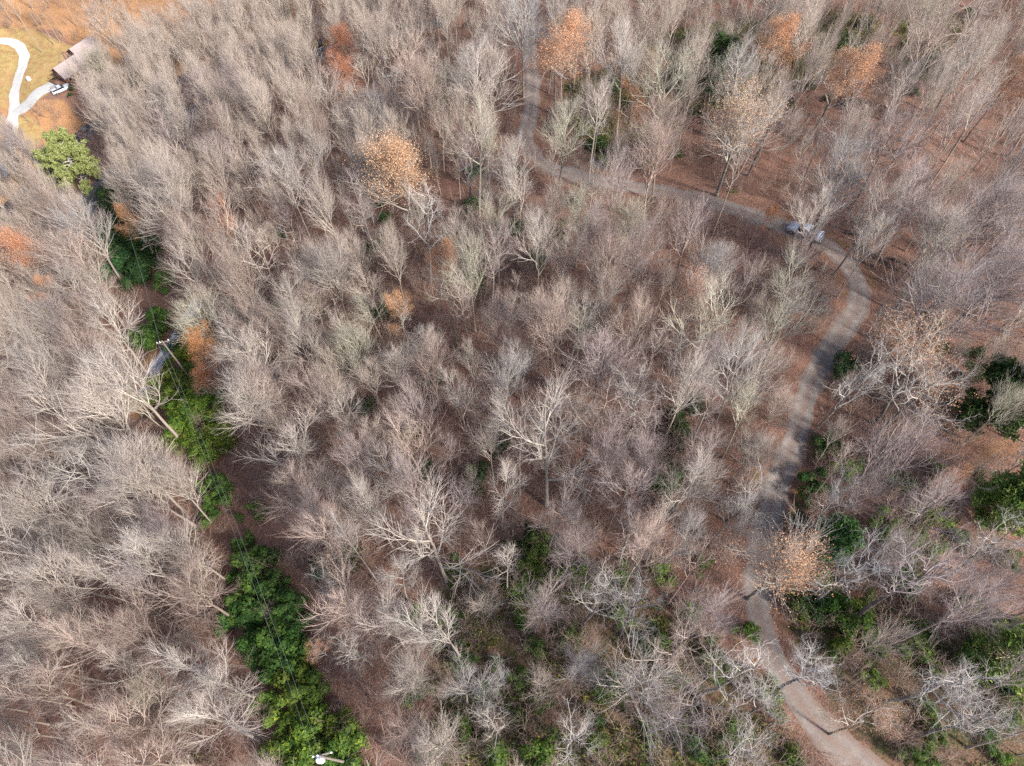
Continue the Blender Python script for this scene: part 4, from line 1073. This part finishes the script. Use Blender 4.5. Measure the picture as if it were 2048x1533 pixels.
# ---------------------------------------------------------------- vehicles
def paint(name, c): 
    m_ = Mat(name, .35, .5); m_.b.inputs['Coat Weight'].default_value = .4
    p = m_.pos(); m_.color(m_.ramp(m_.noise(2.5, 4, .6, p), [(.3, tuple(v*.86 for v in c)), (.7, c)])); return m_.m
M_WHITE = paint('white_paint', (.80, .81, .83)); M_SILVER = paint('silver_paint', (.56, .58, .61)); M_GLASS = flat('tinted_glass', (.02, .025, .035), .08, .6)
M_TYRE = flat('tyre_rubber', (.03, .03, .03), .9, .1); M_RIM = flat('wheel_rim', (.45, .46, .48), .4, .5, .5); M_BLACK = flat('black_plastic', (.03, .03, .035), .6, .3); M_BED = flat('leaf_strewn_bed', (.20, .12, .09), .9, .1, var=.5)
M_LAMP = flat('headlight_lens', (.7, .72, .75), .2, .5); M_TAIL = flat('tail_light_lens', (.35, .02, .02), .3, .5)
def pickup(loc, rz, label, body, roofm, bedm, name='pickup_truck', rack=False, tilt=0.0):
    e = empty(name, loc, rz); e.rotation_euler = (0, tilt, rz)
    hw = .92
    # x forward. lower body with bonnet, cab shell, open bed
    b = MB().prism([(2.62, .45), (2.66, .72), (2.58, .98), (1.15, 1.12), (.95, 1.14), (.95, .45)], -hw, hw)
    b.prism([(.95, .45), (.95, 1.14), (-.95, 1.14), (-.95, .45)], -hw, hw)
    b.box(-2.6, -.95, -hw, -hw+.12, .45, 1.14).box(-2.6, -.95, hw-.12, hw, .45, 1.14).box(-2.62, -2.5, -hw+.12, hw-.12, .5, 1.12)
    b.build('body', body, e)
    MB().box(-2.5, -.95, -hw+.12, hw-.12, .50, .62).build('cargo_bed', bedm, e)
    c = MB().prism([(1.1, 1.14), (.42, 1.70), (.30, 1.74), (-.72, 1.74), (-.84, 1.68), (-.93, 1.14)], -hw*.86, hw*.86); c.build('cab_glass', M_GLASS, e)
    MB().prism([(.44, 1.70), (.32, 1.785), (-.74, 1.785), (-.86, 1.68), (-.80, 1.67), (-.7, 1.735), (.3, 1.735)], -hw*.88, hw*.88).build('roof', roofm, e)
    MB().box(2.55, 2.78, -hw, hw, .38, .62).build('front_bumper', M_BLACK, e)
    MB().box(-2.8, -2.63, -hw, hw, .42, .6).build('rear_bumper', M_METAL, e)
    for y in (-.68, .68):
        MB().box(2.56, 2.685, y-.17, y+.17, .74, .92).build('headlight', M_LAMP, e)
        MB().box(-2.645, -2.60, y*1.22-.07, y*1.22+.07, .75, 1.05).build('tail_light', M_TAIL, e)
        MB().box(.72, .88, y*1.36-.1*np.sign(y)-.08, y*1.36+.1*np.sign(y)+.08, 1.12, 1.28).build('mirror', M_BLACK, e)
        MB().box(-.12, .04, y*1.345-.02, y*1.345+.02, .98, 1.02).build('door_handle', M_BLACK, e)
    for x in (1.75, -1.65):
        for y in (-.82, .82):
            w_ = MB().tube([(x, y-.13, .38), (x, y-.12, .38), (x, y+.12, .38), (x, y+.13, .38)], [.32, .38, .38, .32], 20).build('wheel', M_TYRE, e, False)
            s_ = np.sign(y); MB().tube([(x, y+.13*s_, .38), (x, y+.145*s_, .38)], [.22, .20], 14).build('rim', M_RIM, w_)
    if rack:
        r = MB()
        for x in (-2.4, -1.0, .3, 1.2):
            r.tube([(x, -.85, 1.1), (x, -.85, 1.95), (x, .85, 1.95), (x, .85, 1.1)], [.04]*4, 6)
        for y in (-.85, -.3, .3, .85): r.tube([(-2.5, y, 1.98), (1.5, y, 1.98)], [.04, .04], 6)
        r.build('ladder_rack', M_BLACK, e)
    e.scale = (.85, .85, .85)
    tag(e, label, 'pickup truck'); return e
def on_road(key, px, py, off=0.):
    p = hit(px, py, .8); c = ROADS[key][1]; i = int(np.argmin(np.hypot(c[:, 0]-p[0], c[:, 1]-p[1])))
    j = min(i+3, len(c)-1); k = max(i-3, 0); d = c[j]-c[k]
    return p, math.atan2(d[1], d[0]), math.atan2(d[2], math.hypot(d[0], d[1]))
p, az, sl_ = on_road('gravel_road', 1608, 470)
c = ROADS['gravel_road'][1]; i = int(np.argmin(np.hypot(c[:, 0]-p[0], c[:, 1]-p[1])))
pc = c[i].copy(); pc[2] = float(height(pc[0:1], pc[1:2])[0])+.06
t1 = pickup(pc, az+math.pi, 'silver pickup with white roof parked on the gravel road, a tree over it', M_SILVER, M_WHITE, M_BED, tilt=sl_)
# white lidded box across the rear of its bed
tb = MB().box(-2.42, -1.9, -.76, .76, .63, 1.12).box(-2.44, -1.88, -.79, .79, 1.12, 1.20).build('toolbox', M_WHITE, None)
tb.scale = (.85, .85, .85); tb.location = t1.location; tb.rotation_euler = t1.rotation_euler
tag(tb, 'white lidded toolbox across the bed of the silver pickup', 'toolbox')
p, az, sl_ = on_road('concrete_driveway', 122, 179)
p[2] = float(height(p[0:1], p[1:2])[0])+.10
pickup(p, az, 'white pickup with black ladder rack parked on the concrete driveway', M_WHITE, M_WHITE, M_BLACK, rack=True)

# ---------------------------------------------------------------- house
M_ROOF = Mat('pinkish_shingles', .9, .1); p_ = M_ROOF.pos()
M_ROOF.color(M_ROOF.ramp(M_ROOF.noise(2.4, 5, .75, p_), [(.3, (.27, .215, .20)), (.7, (.40, .33, .31))])); M_ROOF = M_ROOF.m
M_WALL = flat('brown_siding', (.20, .10, .07), .8, .1, var=.3); M_TRIM = flat('cream_trim', (.6, .56, .5), .7); M_DECK = flat('deck_boards', (.26, .14, .09), .85, .1, var=.35); M_BRICK = flat('chimney_brick', (.26, .13, .10), .9, .1, var=.4)
hp = HOUSE.copy(); hp[2] = float(height(hp[0:1], hp[1:2])[0])
pa, pb = hit(128, 150), hit(190, 108)
hz = math.atan2(pb[1]-pa[1], pb[0]-pa[0])
house = empty('house', hp, hz); house.scale = (.72, .72, .78)
def gable(x0, x1, y0, y1, zw, zr, ov=.55):
    ym = (y0+y1)/2
    w_ = MB().box(x0, x1, y0, y1, 0, zw)
    w_.add([(x0, y0, zw), (x0, y1, zw), (x0, ym, zr-.1), (x1, y0, zw), (x1, y1, zw), (x1, ym, zr-.1)], f3=[(0, 2, 1), (3, 4, 5)])
    wl = w_.build('wall', M_WALL, house)
    sl = (zr-zw)/(ym-y0); ze = zw-ov*sl
    r = MB()
    for s_, ye in ((1, y0-ov), (-1, y1+ov)):
        V = [(x0-ov, ye, ze), (x1+ov, ye, ze), (x1+ov, ym, zr), (x0-ov, ym, zr)]
        V2 = [(a, b, c+.16) for a, b, c in V]
        f = [(0, 1, 2, 3), (7, 6, 5, 4), (0, 4, 5, 1), (1, 5, 6, 2), (3, 7, 4, 0)]
        r.add(V+V2, f4=f)
    rf = r.build('roof', M_ROOF, house)
    return wl, rf
w1, r1 = gable(-8.5, 1.5, -3.6, 3.4, 3.0, 5.3)
w2, r2 = gable(1.52, 10.0, -1.2, 7.2, 3.2, 5.9)
ch = MB().box(-2.6, -1.8, .9, 1.9, 4.2, 6.6).box(-2.7, -1.7, .8, 2.0, 6.6, 6.75).build('chimney', M_BRICK, house)
for x, y, fc in [(-7, -3.6, 0), (-4.6, -3.6, 0), (-.6, -3.6, 0), (3.5, -1.2, 0), (6, -1.2, 0), (8.3, -1.2, 0), (-8.5, -1.4, 1), (-8.5, 1.4, 1)]:
    if fc == 0: b = MB().box(x-.55, x+.55, y-.06, y, 1.0, 2.3); g = MB().box(x-.47, x+.47, y-.075, y-.061, 1.08, 2.22)
    else: b = MB().box(x-.06, x, y-.55, y+.55, 1.0, 2.3); g = MB().box(x-.075, x-.061, y-.47, y+.47, 1.08, 2.22)
    wf = b.build('window', M_TRIM, house); g.build('pane', M_GLASS, wf)
dr_ = MB().box(-3.1, -2.1, -3.66, -3.6, .25, 2.3).build('door', M_TRIM, house); MB().tube([(-2.25, -3.72, 1.2), (-2.25, -3.66, 1.2)], [.03, .04], 8).build('handle', M_METAL, dr_)
dk = MB().box(-11.3, -9.1, -3.4, 3.2, .9, 1.05)
for k in range(8): dk.box(-11.28, -11.2, -3.38+k*.93, -3.30+k*.93, 0, 1.9)
dk.box(-11.3, -11.18, -3.4, 3.2, 1.9, 2.0); dk.build('deck', M_DECK, house)
tag(house, 'brown house with pinkish-grey gabled roofs, half hidden behind bare trees', 'house')
# small things in the yard
p = hit(125.5, 145.5, .6); tk = empty('propane_tank', p, .6)
MB().tube([(-.9, 0, .75), (-.8, 0, .75), (-.6, 0, .75), (.6, 0, .75), (.8, 0, .75), (.9, 0, .75)], [.1, .32, .45, .45, .32, .1], 14).build('tank_body', M_WHITE, tk, True)
for x in (-.5, .5): MB().box(x-.06, x+.06, -.3, .3, 0, .45).build('leg', M_METAL, tk)
MB().tube([(0, 0, 1.15), (0, 0, 1.35)], [.14, .12], 10).build('valve_dome', M_METAL, tk, True)
tag(tk, 'small white propane tank beside the house deck', 'tank')
p = hit(57, 158, .5); tk = empty('well_cover', p, .3)
MB().tube([(0, 0, 0), (0, 0, .7), (0, 0, .8)], [.55, .55, .45], 14).build('casing', M_TRIM, tk, True)
MB().tube([(0, 0, .8), (0, 0, .9)], [.35, .2], 12).build('lid', M_WHITE, tk, True)
tag(tk, 'small white well cover standing on the yellow lawn', 'well cover')
p = hit(641, 89, .5); tk = empty('trash_bin', p, .3)
MB().box(-.45, .45, -.45, .45, .1, 1.1, b=-.12).build('bin_body', M_BLACK, tk); MB().box(-.55, .55, -.55, .55, 1.1, 1.2).build('lid', M_BLACK, tk)
for y in (-.4, .4): MB().tube([(-.4, y-.05, .15), (-.4, y+.05, .15)], [.14, .14], 10).build('wheel', M_TYRE, tk)
tag(tk, 'black bin standing on golden grass beside the asphalt road', 'bin')
